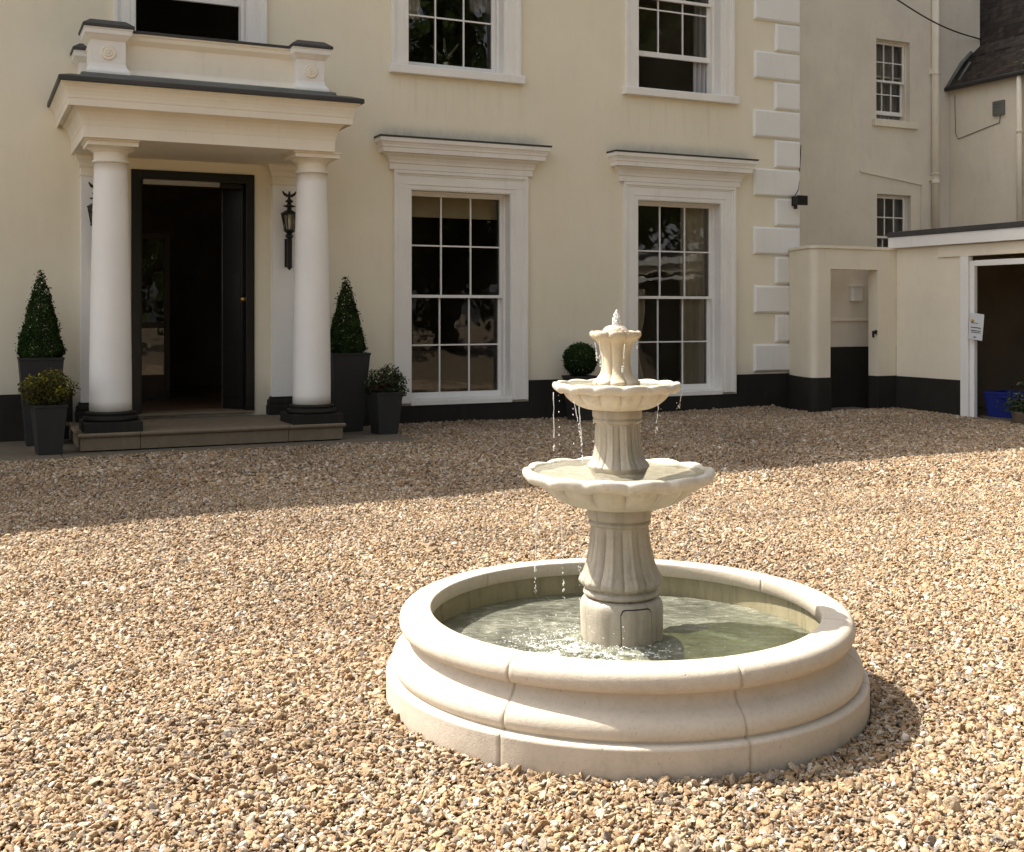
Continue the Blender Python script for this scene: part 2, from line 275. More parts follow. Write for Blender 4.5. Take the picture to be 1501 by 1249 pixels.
# ---------------------------------------------------------------- mesh helpers
class MB:
    def __init__(s): s.v = []; s.f = []; s.sm = []
    def add(s, v, f, smooth=False):
        o = len(s.v); s.v += [tuple(p) for p in v]; s.f += [tuple(i + o for i in q) for q in f]; s.sm += [smooth] * len(f); return s
    def box(s, x0, x1, y0, y1, z0, z1):
        v = [(x0, y0, z0), (x1, y0, z0), (x1, y1, z0), (x0, y1, z0), (x0, y0, z1), (x1, y0, z1), (x1, y1, z1), (x0, y1, z1)]
        return s.add(v, [(0, 3, 2, 1), (4, 5, 6, 7), (0, 1, 5, 4), (1, 2, 6, 5), (2, 3, 7, 6), (3, 0, 4, 7)])
    def cbox(s, x0, x1, y0, y1, z0, z1, c):      # box with its front (-y) edges chamfered by c
        v = [(x0, y0 + c, z0), (x1, y0 + c, z0), (x1, y0 + c, z1), (x0, y0 + c, z1), (x0 + c, y0, z0 + c), (x1 - c, y0, z0 + c), (x1 - c, y0, z1 - c), (x0 + c, y0, z1 - c),
             (x0, y1, z0), (x1, y1, z0), (x1, y1, z1), (x0, y1, z1)]
        return s.add(v, [(4, 5, 6, 7), (0, 1, 5, 4), (1, 2, 6, 5), (2, 3, 7, 6), (3, 0, 4, 7), (8, 9, 1, 0), (9, 10, 2, 1), (10, 11, 3, 2), (11, 8, 0, 3), (8, 11, 10, 9)])
    def mould(s, u0, u1, yb, yf, prof, top=True, bottom=True):
        # moulding running round three sides of a block (left, front, right); prof = [(outward, z)] bottom to top
        rows = []
        for o, z in prof: rows.append([(u0 - o, yb, z), (u0 - o, yf - o, z), (u1 + o, yf - o, z), (u1 + o, yb, z)])
        v = [p for r in rows for p in r]; f = []
        for i in range(len(rows) - 1):
            for j in range(3): a = i * 4 + j; f.append((a, a + 1, a + 5, a + 4))
            f.append((i * 4 + 3, i * 4, i * 4 + 4, i * 4 + 7))
        n = len(rows)
        if bottom: f.append((3, 2, 1, 0))
        if top: f.append(((n - 1) * 4, (n - 1) * 4 + 1, (n - 1) * 4 + 2, (n - 1) * 4 + 3))
        return s.add(v, f)
    def lathe(s, prof, n=48, c=(0, 0, 0), fr=None, smooth=True, cap=True, angs=None):
        angs = angs or [2 * PI * i / n for i in range(n)]; n = len(angs); v = []; f = []
        for k, (r, z) in enumerate(prof):
            for a in angs:
                rr, zz = (r, z) if fr is None else fr(a, k, r, z)
                v.append((c[0] + rr * math.cos(a), c[1] + rr * math.sin(a), c[2] + zz))
        for k in range(len(prof) - 1):
            for i in range(n): j = (i + 1) % n; f.append((k * n + i, k * n + j, (k + 1) * n + j, (k + 1) * n + i))
        if cap:
            f.append(tuple(range(n - 1, -1, -1))); b = (len(prof) - 1) * n; f.append(tuple(range(b, b + n)))
        return s.add(v, f, smooth)
    def tube(s, pts, r, n=8, cap=True):
        pts = [Vector(p) for p in pts]; rr = r if isinstance(r, (list, tuple)) else [r] * len(pts); v = []; f = []
        for i, p in enumerate(pts):
            d = (pts[min(i + 1, len(pts) - 1)] - pts[max(i - 1, 0)]).normalized()
            a = d.orthogonal().normalized() if abs(d.z) > 0.99 else d.cross(Vector((0, 0, 1))).normalized()
            b = d.cross(a)
            for k in range(n):
                t = 2 * PI * k / n; v.append(p + (a * math.cos(t) + b * math.sin(t)) * rr[i])
        for i in range(len(pts) - 1):
            for k in range(n): j = (k + 1) % n; f.append((i * n + k, i * n + j, (i + 1) * n + j, (i + 1) * n + k))
        if cap: f.append(tuple(range(n - 1, -1, -1))); b = (len(pts) - 1) * n; f.append(tuple(range(b, b + n)))
        return s.add(v, f, True)
    def sphere(s, c, r, nu=8, nv=5, sc=(1, 1, 1)):
        prof = [(r * math.sin(PI * k / nv), -r * math.cos(PI * k / nv)) for k in range(nv + 1)]
        prof[0] = (r * 0.02, -r); prof[-1] = (r * 0.02, r); o = len(s.v)
        s.lathe(prof, nu, (0, 0, 0))
        for i in range(o, len(s.v)): p = s.v[i]; s.v[i] = (c[0] + p[0] * sc[0], c[1] + p[1] * sc[1], c[2] + p[2] * sc[2])
        return s
    def build(s, name, mat, parent=None, bev=0, fix=True):
        me = bpy.data.meshes.new(name); me.from_pydata(s.v, [], s.f); me.update()
        me.polygons.foreach_set('use_smooth', s.sm)
        if fix:
            bm = bmesh.new(); bm.from_mesh(me); bmesh.ops.recalc_face_normals(bm, faces=bm.faces); bm.to_mesh(me); bm.free()
        o = bpy.data.objects.new(name, me); C.objects.link(o); me.materials.append(M[mat] if isinstance(mat, str) else mat)
        if parent is not None: o.parent = parent
        if bev:
            b = o.modifiers.new('bevel', 'BEVEL'); b.width = bev; b.segments = 2; b.limit_method = 'ANGLE'; b.angle_limit = R(40)
        return o
def tag(o, label=None, cat=None, group=None, kind=None):
    if label: o['label'] = label
    if cat: o['category'] = cat
    if group: o['group'] = group
    if kind: o['kind'] = kind
    return o
def empty(name, loc=(0, 0, 0), rz=0):
    o = bpy.data.objects.new(name, None); C.objects.link(o); o.location = loc; o.rotation_euler = (0, 0, rz); o.empty_display_size = 0.2; return o

# house frame: local x runs along the facade to the right, local y goes into the house, z up
TH = R(25.28); O = Vector((-6.213, 13.156, 0))
HM = Matrix.Translation(O) @ Matrix.Rotation(TH, 4, 'Z')
def W(u, y, z=0): return HM @ Vector((u, y, z))
def at(o, u, y, z=0, rz=0): o.location = W(u, y, z); o.rotation_euler = (0, 0, TH + rz); return o

# ---------------------------------------------------------------- ground, paving
random.seed(4); rng = np.random.default_rng(7)
g = MB(); n = 60
for i in range(n + 1):
    for j in range(n + 1):
        a, b = (i / n * 2 - 1), (j / n * 2 - 1)
        g.v.append((math.copysign(abs(a) ** 2.2, a) * 130, math.copysign(abs(b) ** 2.2, b) * 130 + 8, -0.018))
for i in range(n):
    for j in range(n): a = i * (n + 1) + j; g.f.append((a, a + n + 1, a + n + 2, a + 1)); g.sm.append(False)
tag(g.build('ground', 'ground'), kind='structure')
pv = MB(); x = 0.30
for wd in (0.62, 0.98, 0.95, 1.02, 0.93):
    pv.box(x, x + wd - 0.006, -1.93, -0.02, -0.06, 0.018 + random.uniform(-0.002, 0.003)); x += wd
p = pv.build('paving', 'paving', None, 0.006); at(p, 0, 0); tag(p, kind='structure')

# ---------------------------------------------------------------- the house
house = at(empty('house'), 0, 0)
tag(house, 'large cream rendered Georgian house with sash windows, white quoins and columned portico', 'house')
EZ = 8.80
OP = [(1.83, 3.27, 0.27, 3.21), (5.373, 6.85, 0.29, 3.145), (8.889, 10.372, 0.29, 3.155), (1.85, 3.20, 4.66, 7.6), (5.33, 6.75, 4.78, 7.6), (8.90, 10.37, 4.78, 7.6), (-5.0, -3.5, 0.29, 3.15), (-5.0, -3.5, 4.78, 7.6)]
def wall_with_openings(u0, u1, z0, z1, ops, y0, y1):
    b = MB(); us = sorted({u0, u1, *[o[0] for o in ops], *[o[1] for o in ops]}); zs = sorted({z0, z1, *[o[2] for o in ops], *[o[3] for o in ops]})
    for i in range(len(us) - 1):
        for j in range(len(zs) - 1):
            cu, cz = (us[i] + us[i + 1]) / 2, (zs[j] + zs[j + 1]) / 2
            if any(o[0] < cu < o[1] and o[2] < cz < o[3] for o in ops): continue
            for y, fl in ((y0, 0), (y1, 1)):
                q = [(us[i], y, zs[j]), (us[i + 1], y, zs[j]), (us[i + 1], y, zs[j + 1]), (us[i], y, zs[j + 1])]
                b.add(q if not fl else q[::-1], [(0, 1, 2, 3)])
    for a, c, d, e in ops:
        b.add([(a, y0, d), (a, y1, d), (a, y1, e), (a, y0, e)], [(0, 1, 2, 3)]); b.add([(c, y0, d), (c, y1, d), (c, y1, e), (c, y0, e)], [(3, 2, 1, 0)])
        b.add([(a, y0, e), (a, y1, e), (c, y1, e), (c, y0, e)], [(0, 1, 2, 3)]); b.add([(a, y0, d), (a, y1, d), (c, y1, d), (c, y0, d)], [(3, 2, 1, 0)])
    for a in (u0, u1): b.add([(a, y0, z0), (a, y1, z0), (a, y1, z1), (a, y0, z1)], [(0, 1, 2, 3)])
    b.add([(u0, y0, z1), (u1, y0, z1), (u1, y1, z1), (u0, y1, z1)], [(0, 1, 2, 3)])
    return b
U0, U1 = -9.0, 11.81
b = wall_with_openings(U0, U1, -0.1, EZ, OP, 0, 0.36)
b.box(U1 - 0.3, U1, 0.362, 9, -0.1, EZ - 0.003); b.box(U0, U0 + 0.3, 0.362, 9, -0.1, EZ - 0.003); b.box(U0, U1, 9.002, 9.3, -0.1, EZ - 0.003)
b.build('wall', 'cream', house, fix=False)
rf = MB(); e = 0.30
v = [(U0 - e, -1.2, EZ), (U1 + e, -.04, EZ), (U1 + e, 9.3 + e, EZ), (U0 - e, 9.3 + e, EZ), (U0 - e, -1.2, EZ + .12), (U1 + e, -.04, EZ + .12), (U1 + e, 9.3 + e, EZ + .12), (U0 - e, 9.3 + e, EZ + .12), (U0 + 4.6, 4.6, EZ + 2.6), (U1 - 4.6, 4.6, EZ + 2.6)]  # unseen front eaves tapered to slant their shadow on the gravel
rf.add(v, [(0, 3, 2, 1), (0, 1, 5, 4), (1, 2, 6, 5), (2, 3, 7, 6), (3, 0, 4, 7), (4, 5, 9, 8), (5, 6, 9), (6, 7, 8, 9), (7, 4, 8)])
rf.build('roof', 'slate', house)
it = MB()
it.box(U0 + .32, U1 - .32, .37, 8.9, 0.0, 0.255); it.box(U0 + .32, U1 - .32, .37, 8.9, 4.1, 4.5); it.box(U0 + .32, U1 - .32, .37, 8.9, 8.0, 8.2)
for uu, y1 in ((0.6, 5.5), (4.3, 5.5), (7.95, 5.5)): it.box(uu, uu + .14, .37, y1, .256, 4.099); it.box(uu, uu + .14, .37, y1, 4.501, 7.999)
it.box(U0 + .32, U1 - .32, 5.502, 5.62, .256, 4.099); it.box(U0 + .32, U1 - .32, 5.502, 5.62, 4.501, 7.999)
it.build('interior', 'interior', house)

# black painted plinth
b = MB(); b.box(U0 - .03, 1.15, -.035, -.001, -.1, .555); b.box(3.95, 5.10, -.035, -.001, -.1, .555); b.box(7.125, 8.64, -.035, -.001, -.1, .555); b.box(10.665, 11.84, -.035, -.001, -.1, .552)
b.box(5.102, 7.123, -.035, -.001, -.1, .262); b.box(8.642, 10.663, -.035, -.001, -.1, .262); b.box(11.811, 11.84, 0.0, 3.0, -.1, .552)
b.build('plinth', 'black', house, .006)

# quoins
for k in range(19):
    z0 = 0.585 + .452 * k; uu = 10.968 if k % 2 == 0 else 11.371; j = random.uniform(-.008, .008)
    q = MB(); c = .028
    q.cbox(uu + j, 11.858, -.05, 0.0, z0, z0 + .428, c)
    q.box(11.812, 11.858, .0005, .42 if k % 2 else .8, z0 + .004, z0 + .424)
    o = q.build('quoin', 'white', house, .006)

def window(u0, u1, z0, z1, aw=.245, rows=(2, 2), raise_=0, hood=True, sill=False, cols=3, wy=0.0, parent=house, mat='trim', arch=True, rec=.19, sm='white'):
    if arch:
        a = MB(); y = wy
        for (o, pr) in ((aw, .035), (aw - .035, .05), (aw * .55, .04), (.0, 0)):
            pass
        def ring(o1, o0, pr, zb):      # picture-frame ring from outer offset o1 to inner offset o0
            a.box(u0 - o1, u0 - o0, wy - pr, wy, zb, z1 + o0); a.box(u1 + o0, u1 + o1, wy - pr, wy, zb, z1 + o0)
            a.box(u0 - o1, u1 + o1, wy - pr, wy, z1 + o0, z1 + o1)
        zb = z0 if not sill else z0 + .002
        ring(aw, aw - .045, .062, zb); ring(aw - .045, aw - .07, .045, zb); ring(aw - .07, .055, .036, zb); ring(.055, .0, .026, zb)
        if not sill: a.box(u0 - .002, u1 + .002, wy - .05, wy + .1, z0 - .03, z0 + .035)
        wo = a.build('window', mat, parent, .004)
    else:
        a = MB(); a.box(u0 - .1, u1 + .16, wy - .07, wy + .002, z0 - .13, z0)
        a.box(u0, u1, wy + .002, wy + .13, z0 - .05, z0 + .006)
        wo = a.build('window', mat, parent, .006)
    # box frame
    fr = MB(); fy0, fy1 = wy + rec - .03, wy + rec + .13
    fr.box(u0 + .001, u0 + .038, fy0, fy1, z0, z1); fr.box(u1 - .038, u1 - .001, fy0, fy1, z0, z1); fr.box(u0 + .038, u1 - .038, fy0, fy1, z1 - .03, z1 - .001)
    fr.box(u0 + .038, u1 - .038, fy0 - .02, fy1, z0 + .001, z0 + .045)
    if arch:   # splayed painted reveal lining
        fr.box(u0 + .0005, u0 + .012, wy - .02, fy0, z0, z1); fr.box(u1 - .012, u1 - .0005, wy - .02, fy0, z0, z1); fr.box(u0 + .012, u1 - .012, wy - .02, fy0, z1 - .012, z1 - .0005)
    fr.build('window_frame', mat, wo, .003)
    zi0, zi1 = z0 + .045, z1 - .03; zm = (zi0 + zi1) / 2 - .005; ui0, ui1 = u0 + .038, u1 - .038
    for k, (a0, a1, yy, nr) in enumerate(((zm - .02, zi1, wy + rec, rows[0]), (zi0, zm + .02, wy + rec + .055, rows[1]))):
        dz = raise_ if k else 0; s = MB(); st = .042; br = .075 if k else .035
        b0 = a0 + dz; t0 = a1 + dz; rb = br if k else .04; rt = .04
        s.box(ui0, ui0 + st, yy, yy + .045, b0, t0); s.box(ui1 - st, ui1, yy, yy + .045, b0, t0)
        s.box(ui0 + st, ui1 - st, yy, yy + .045, b0, b0 + rb); s.box(ui0 + st, ui1 - st, yy, yy + .045, t0 - rt, t0)
        g0, g1 = ui0 + st, ui1 - st; h0, h1 = b0 + rb, t0 - rt
        for i in range(1, cols): c = g0 + (g1 - g0) * i / cols; s.box(c - .010, c + .010, yy + .004, yy + .04, h0, h1)
        for j in range(1, nr):
            c = h0 + (h1 - h0) * j / nr
            for i in range(cols):
                ca = g0 + (g1 - g0) * i / cols + (.010 if i else 0); cb = g0 + (g1 - g0) * (i + 1) / cols - (.010 if i < cols - 1 else 0)
                s.box(ca, cb, yy + .006, yy + .038, c - .010, c + .010)
        so_ = s.build('sash', sm, wo)
        gl = MB()
        gl.add([(g0, yy + .022, h0), (g1, yy + .022, h0), (g1, yy + .022, h1), (g0, yy + .022, h1)], [(0, 1, 2, 3)])
        gl.build('pane', 'glass', wo, fix=False)
    if hood:
        c = MB(); A0, A1 = u0 - aw, u1 + aw; zt = z1 + aw
        c.mould(A0, A1, wy + .0, wy - .0, [(.066, zt + .002), (.066, zt + .075), (.078, zt + .085), (.085, zt + .12), (.105, zt + .16), (.14, zt + .19), (.145, zt + .205), (.20, zt + .21), (.205, zt + .27), (.215, zt + .275), (.22, zt + .30), (.235, zt + .33), (.25, zt + .345), (.255, zt + .395)])
        # keep the return narrow at the sides
        c.build('hood', mat, wo, .003)
        l = MB(); l.mould(A0, A1, wy, wy, [(.262, zt + .396), (.265, zt + .398), (.268, zt + .418), (.12, zt + .436)]); l.build('lead_flashing', 'lead', wo)
    if sill:
        s = MB(); s.cbox(u0 - .26, u1 + .29, wy - .095, wy - .0005, z0 - .115, z0 + .001, .008); s.box(u0 + .001, u1 - .001, wy - .0004, wy + rec - .05, z0 - .02, z0 + .012)
        s.build('sill', mat, wo, .004)
    return wo
w1 = window(*OP[1]); w2 = window(*OP[2])
w3 = window(*OP[4], aw=.235, hood=False, sill=True); w4 = window(*OP[5], aw=.22, raise_=.50, hood=False, sill=True)
w5 = window(*OP[3], aw=.24, raise_=.68, hood=False, sill=True)
window(*OP[6]); window(*OP[7], hood=False, sill=True)

# door surround, open leaf, transom strip
d = MB(); du0, du1, dz0, dz1 = OP[0]
d.box(du0 - .02, du0 + .085, -.03, .30, dz0, dz1 + .012); d.box(du1 - .085, du1 + .02, -.03, .30, dz0, dz1 + .012); d.box(du0 + .085, du1 - .085, -.03, .30, dz1 - .10, dz1 + .012)
d.box(du0 + .085, du0 + .12, .10, .22, dz0, dz1 - .10); d.box(du0 + .12, du1 - .09, .12, .20, dz1 - .155, dz1 - .10)
df = d.build('door_frame', 'blackgloss', house, .005)
s = MB(); s.box(du0 + .13, du0 + 1.05, .085, .118, dz1 - .150, dz1 - .095); s.build('transom_strip', 'silver', df, .003)
lf = MB()
def leafbox(b, a0, a1, t0, t1, z0, z1):     # in the plane of the open leaf: a along it from the free edge to the hinge
    P0 = Vector((2.975, .40)); P1 = Vector((3.20, .16)); dr = (P1 - P0).normalized(); nn = Vector((-dr.y, dr.x)) * -1
    pts = [P0 + dr * a + nn * -t for a, t in ((a0, t0), (a1, t0), (a1, t1), (a0, t1))]
    v = [(p.x, p.y, z0) for p in pts] + [(p.x, p.y, z1) for p in pts]
    b.add(v, [(0, 3, 2, 1), (4, 5, 6, 7), (0, 1, 5, 4), (1, 2, 6, 5), (2, 3, 7, 6), (3, 0, 4, 7)])
leafbox(lf, 0, .33, 0, .045, dz0 + .01, dz1 - .16)
for za, zb in ((.42, 1.05), (1.2, 2.0), (2.15, 2.95)): leafbox(lf, .06, .27, -.008, 0, za, zb)
lo = lf.build('door', 'blackgloss', house, .004)
s = MB(); leafbox(s, -.007, 0, 0, .045, dz0 + .01, dz1 - .16); s.build('edge_strip', 'silver', lo)
k = MB(); k.lathe([(.012, 0), (.012, .02), (.034, .03), (.04, .045), (.03, .065), (.008, .072)], 16); ko = k.build('door_knob', 'brass', lo)
ko.location = (3.185, .13, 1.665); ko.rotation_euler = (R(90), 0, R(-20))
# a pale inner door and panelling dimly seen in the hall
hd = MB()
for a_, c_ in ((1.97, 2.05), (2.56, 2.64)): hd.box(a_, c_, 2.40, 2.44, .26, 2.62)
for a_, c_ in ((.26, .62), (1.28, 1.36), (2.54, 2.62)): hd.box(2.05, 2.56, 2.40, 2.44, a_, c_)
hdo = hd.build('inner_door', 'wood_dark', house, .004)
g_ = MB()
for a_, c_ in ((.62, 1.28), (1.36, 2.54)): g_.add([(2.05, 2.42, a_), (2.56, 2.42, a_), (2.56, 2.42, c_), (2.05, 2.42, c_)], [(0, 1, 2, 3)])
g_.build('pane', 'glass', hdo, fix=False)
fl_ = MB(); fl_.box(1.0, 4.2, .36, 5.4, .256, .268); fl_.build('hall_floor', 'wood_mid', house)
th = MB(); th.box(1.83, 3.27, -.10, .36, .255, .275); th.build('threshold', 'step', house, .004)

# portico: columns, pilasters, entablature, parapet
def column(uc, yc):
    zb = .43; zt = 3.12; prof = []
    for i in range(25):
        t = i / 24; r = .222 - .046 * (t ** 1.7) - .004 * t; prof.append((r, zb + (zt - zb) * t))
    prof += [(.176, zt + .0)]
    c = MB(); c.lathe(prof, 64, (uc, yc, 0)); o = c.build('column', 'white_col', house)
    k = MB(); k.lathe([(.174, zt), (.190, zt + .003), (.196, zt + .016), (.190, zt + .03), (.176, zt + .035), (.176, zt + .115), (.190, zt + .12), (.194, zt + .13), (.21, zt + .14), (.236, zt + .155), (.25, zt + .168)], 64, (uc, yc, 0))
    for hw, a, b_ in ((.262, .168, .215), (.276, .215, .238)): k.box(uc - hw, uc + hw, yc - hw, yc + hw, zt + a + .0005, zt + b_)
    k.build('capital', 'cream_trim', o, .003)
    s = MB(); s.box(uc - .30, uc + .30, yc - .30, yc + .30, .2165, .325)
    s.lathe([(.26, .326), (.285, .333), (.293, .352), (.285, .373), (.262, .38), (.252, .388), (.252, .395), (.262, .40), (.266, .413), (.258, .424), (.235, .43)], 64, (uc, yc, 0))
    s.build('column_base', 'black', o, .005)
for uc in (1.445, 3.69): column(uc, -1.225)
def pilaster(a, b_):
    p = MB(); p.box(a, b_, -.10, -.001, .44, 3.13); o = p.build('pilaster', 'white_col', house, .004)
    c = MB(); c.mould(a, b_, -.001, -.10, [(.004, 3.1), (.012, 3.105), (.012, 3.12), (.004, 3.13), (.004, 3.20), (.02, 3.215), (.03, 3.26), (.055, 3.30), (.06, 3.34), (.075, 3.345), (.075, 3.358)]); c.build('capital', 'cream_trim', o, .003)
    s = MB(); s.mould(a, b_, -.001, -.10, [(.06, .22), (.06, .33), (.045, .34), (.05, .37), (.045, .40), (.025, .41), (.02, .44), (.0, .441)]); s.build('pilaster_base', 'black', o, .004)
pilaster(1.235, 1.59); pilaster(3.50, 3.855)
en = MB(); kk = .57
en.mould(1.135, 3.875, -.001, -1.55, [(o_ * kk, z_) for o_, z_ in [(0, 3.355), (0, 3.48), (.006, 3.485), (.02, 3.53), (.05, 3.575), (.09, 3.62), (.14, 3.65), (.17, 3.662), (.175, 3.685), (.26, 3.69), (.26, 3.655), (.285, 3.655), (.285, 3.73), (.295, 3.735), (.30, 3.765), (.315, 3.80), (.345, 3.84), (.385, 3.87), (.41, 3.88), (.415, 3.90)]])
po = en.build('portico_canopy', 'cream_trim', house, .004)
ld = MB(); ld.mould(1.135, 3.885, -.001, -1.55, [(.237, 3.892), (.257, 3.893), (.262, 3.90), (.262, 3.94), (.25, 3.95), (.14, 3.985), (.0, 4.0)]); ld.build('lead_roof', 'lead', po)
ld = MB(); ld.mould(1.30, 3.68, -.01, -1.42, [(.20, 3.99), (.19, 4.03), (.15, 4.045)]); ld.build('lead_upstand', 'leadg', po)
# parapet with four pedestals
pa = MB()
pa.mould(1.36, 3.66, -.30, -1.36, [(.10, 4.046), (.10, 4.07), (.07, 4.09), (.04, 4.12), (.03, 4.14), (.03, 4.40), (.05, 4.42), (.08, 4.45), (.085, 4.49), (.10, 4.50), (.10, 4.52)])
par = pa.build('parapet', 'cream_trim', house, .004)
pl = MB(); pl.mould(1.36, 3.66, -.30, -1.36, [(.11, 4.521), (.115, 4.523), (.115, 4.545), (.06, 4.56)]); pl.build('parapet_coping', 'lead', par)
for (a, b_, y0, y1) in ((1.205, 1.565, -1.55, -1.17), (3.435, 3.75, -1.55, -1.17), (1.205, 1.50, -.30, 0), (3.46, 3.75, -.30, 0)):
    p = MB()
    def ring4(o, z): return [(a - o, y0 - o, z), (b_ + o, y0 - o, z), (b_ + o, y1 + (o if y1 < -.1 else -.002), z), (a - o, y1 + (o if y1 < -.1 else -.002), z)]
    def stack(P, mb):
        v = [q for o, z in P for q in ring4(o, z)]; f = []
        for i in range(len(P) - 1):
            for j in range(4): f.append((i * 4 + j, i * 4 + (j + 1) % 4, i * 4 + 4 + (j + 1) % 4, i * 4 + 4 + j))
        n4 = (len(P) - 1) * 4; f += [(3, 2, 1, 0), (n4, n4 + 1, n4 + 2, n4 + 3)]; mb.add(v, f)
    stack([(.045, 4.03), (.045, 4.055), (.04, 4.07), (.012, 4.11), (.006, 4.13), (0, 4.15), (0, 4.392), (.02, 4.41), (.045, 4.44), (.06, 4.455), (.06, 4.50), (.068, 4.505), (.068, 4.52)], p)
    o = p.build('pedestal', 'white', house, .003)
    c = MB(); stack([(.078, 4.521), (.082, 4.523), (.082, 4.55), (.0, 4.61)], c); c.build('pedestal_cap', 'lead', o)
    if y0 < -1:
        r = MB()
        def fr_(an, kk, rr, zz): return rr * (1 + (.10 * abs(math.sin(an * 5)) - .05) * (kk in (1, 2, 3))), zz
        r.lathe([(.078, 0), (.078, .010), (.070, .017), (.058, .016), (.050, .010), (.042, .020), (.030, .024), (.020, .014), (.013, .024), (.002, .028)], 60, fr=fr_)
        ro = r.build('rosette', 'cream_trim', o); ro.location = ((a + b_) / 2, y0 - .0005, 4.265); ro.rotation_euler = (R(90), 0, 0)

# entrance step
st = MB(); prof = [(0, .03), (0, .165), (.022, .172), (.032, .19), (.030, .207), (.018, .216)]
def stepblock(a, b_, left=False, right=False):
    rows = [[(a - (o if left else 0), -.02, z), (a - (o if left else 0), -1.52 - o, z), (b_ + (o if right else 0), -1.52 - o, z), (b_ + (o if right else 0), -.02, z)] for o, z in prof]
    v = [q for r in rows for q in r]; f = []
    for i in range(len(rows) - 1):
        for j in range(4): f.append((i * 4 + j, i * 4 + (j + 1) % 4, i * 4 + 4 + (j + 1) % 4, i * 4 + 4 + j))
    n4 = (len(rows) - 1) * 4; f += [(3, 2, 1, 0), (n4, n4 + 1, n4 + 2, n4 + 3)]; st.add(v, f)
stepblock(1.11, 1.717, left=True); stepblock(1.722, 3.34); stepblock(3.345, 3.98, right=True)
s = st.build('entrance_step', 'step', None, .005); at(s, 0, 0); tag(s, 'low worn sandstone step with rounded nosing under the portico columns', 'step')

# ---------------------------------------------------------------- curtains, blind, window plant
def curtain(u, y, z, w_, h, folds, amp, label, mat='cloth', gather=0.0, side=1, grp='curtains hanging inside the windows'):
    b = MB(); nx_, nz = folds * 8, 24
    for j in range(nz + 1):
        t = j / nz
        for i in range(nx_ + 1):
            s_ = i / nx_; sh = 1 - gather * (1 - math.exp(-((t - .42) / .16) ** 2) * 1.0 if False else math.exp(-((t - .4) / .2) ** 2))
            b.v.append((side * s_ * w_ * sh, amp * math.sin(s_ * folds * 2 * PI + .6 * math.sin(t * 5)), -h * (1 - t)))
    for j in range(nz):
        for i in range(nx_): a = j * (nx_ + 1) + i; b.f.append((a, a + 1, a + nx_ + 2, a + nx_ + 1)); b.sm.append(True)
    o = b.build('curtain', mat, None, fix=False)
    sd = o.modifiers.new('s', 'SOLIDIFY'); sd.thickness = .004
    at(o, u, y, z); return tag(o, label, 'curtain', grp)
curtain(10.38, .35, 3.2, .52, 2.9, 4, .03, 'tall pale curtain at the right side of the ground-floor window nearest the quoins', side=-1)
curtain(8.88, .35, 1.85, .36, 1.5, 3, .03, 'pale curtain end low at the left of the ground-floor window nearest the quoins', gather=.3)
curtain(5.30, .345, 7.6, .34, 2.1, 3, .03, 'pinkish tied-back curtain at the left of the upstairs window with the flowers', gather=-.2)
curtain(6.80, .345, 7.6, .42, 1.9, 4, .03, 'sheer draped curtain at the right of the upstairs window with the flowers', 'lace', side=-1, gather=-.4)
curtain(10.37, .345, 7.6, .26, 2.9, 3, .025, 'patterned dark curtain at the right of the half-raised upstairs window', 'lace', side=-1)
b = MB(); b.box(0, 1.42, 0, .012, -.30, 0); b.box(0, 1.42, -.006, .018, -.32, -.30)
o = b.build('window_blind', 'blind', None); at(o, 5.40, .40, 3.13); tag(o, 'short cream roller blind at the top of the ground-floor window beside the portico', 'blind')
fv = at(empty('flower_vase'), 6.02, .36, 4.84); tag(fv, 'white flower spikes in a vase on the sill inside the upstairs window', 'flowers')
b = MB(); b.lathe([(.04, 0), (.05, .03), (.045, .08), (.03, .11), (.035, .12)], 20); b.build('vase', 'white', fv)
for k, (dx, hh) in enumerate(((-.22, .24), (-.02, .36), (.20, .30), (.08, .16))):
    b = MB(); b2 = MB(); pts = [(dx * t ** 1.3, .02 * math.sin(k), .1 + hh * t) for t in [i / 6 for i in range(7)]]; b.tube(pts, .003, 5)
    for i in range(26):
        t = .45 + .55 * i / 26; p_ = Vector((dx * t ** 1.3, 0, .1 + hh * t)); an = i * 2.4; r_ = .020 * (1.4 - t)
        b2.sphere((p_.x + r_ * math.cos(an), r_ * math.sin(an), p_.z), .008, 6, 4)
    so2 = b.build('stem', 'box_leaf', fv); b2.build('flower_spike', 'petal', so2)

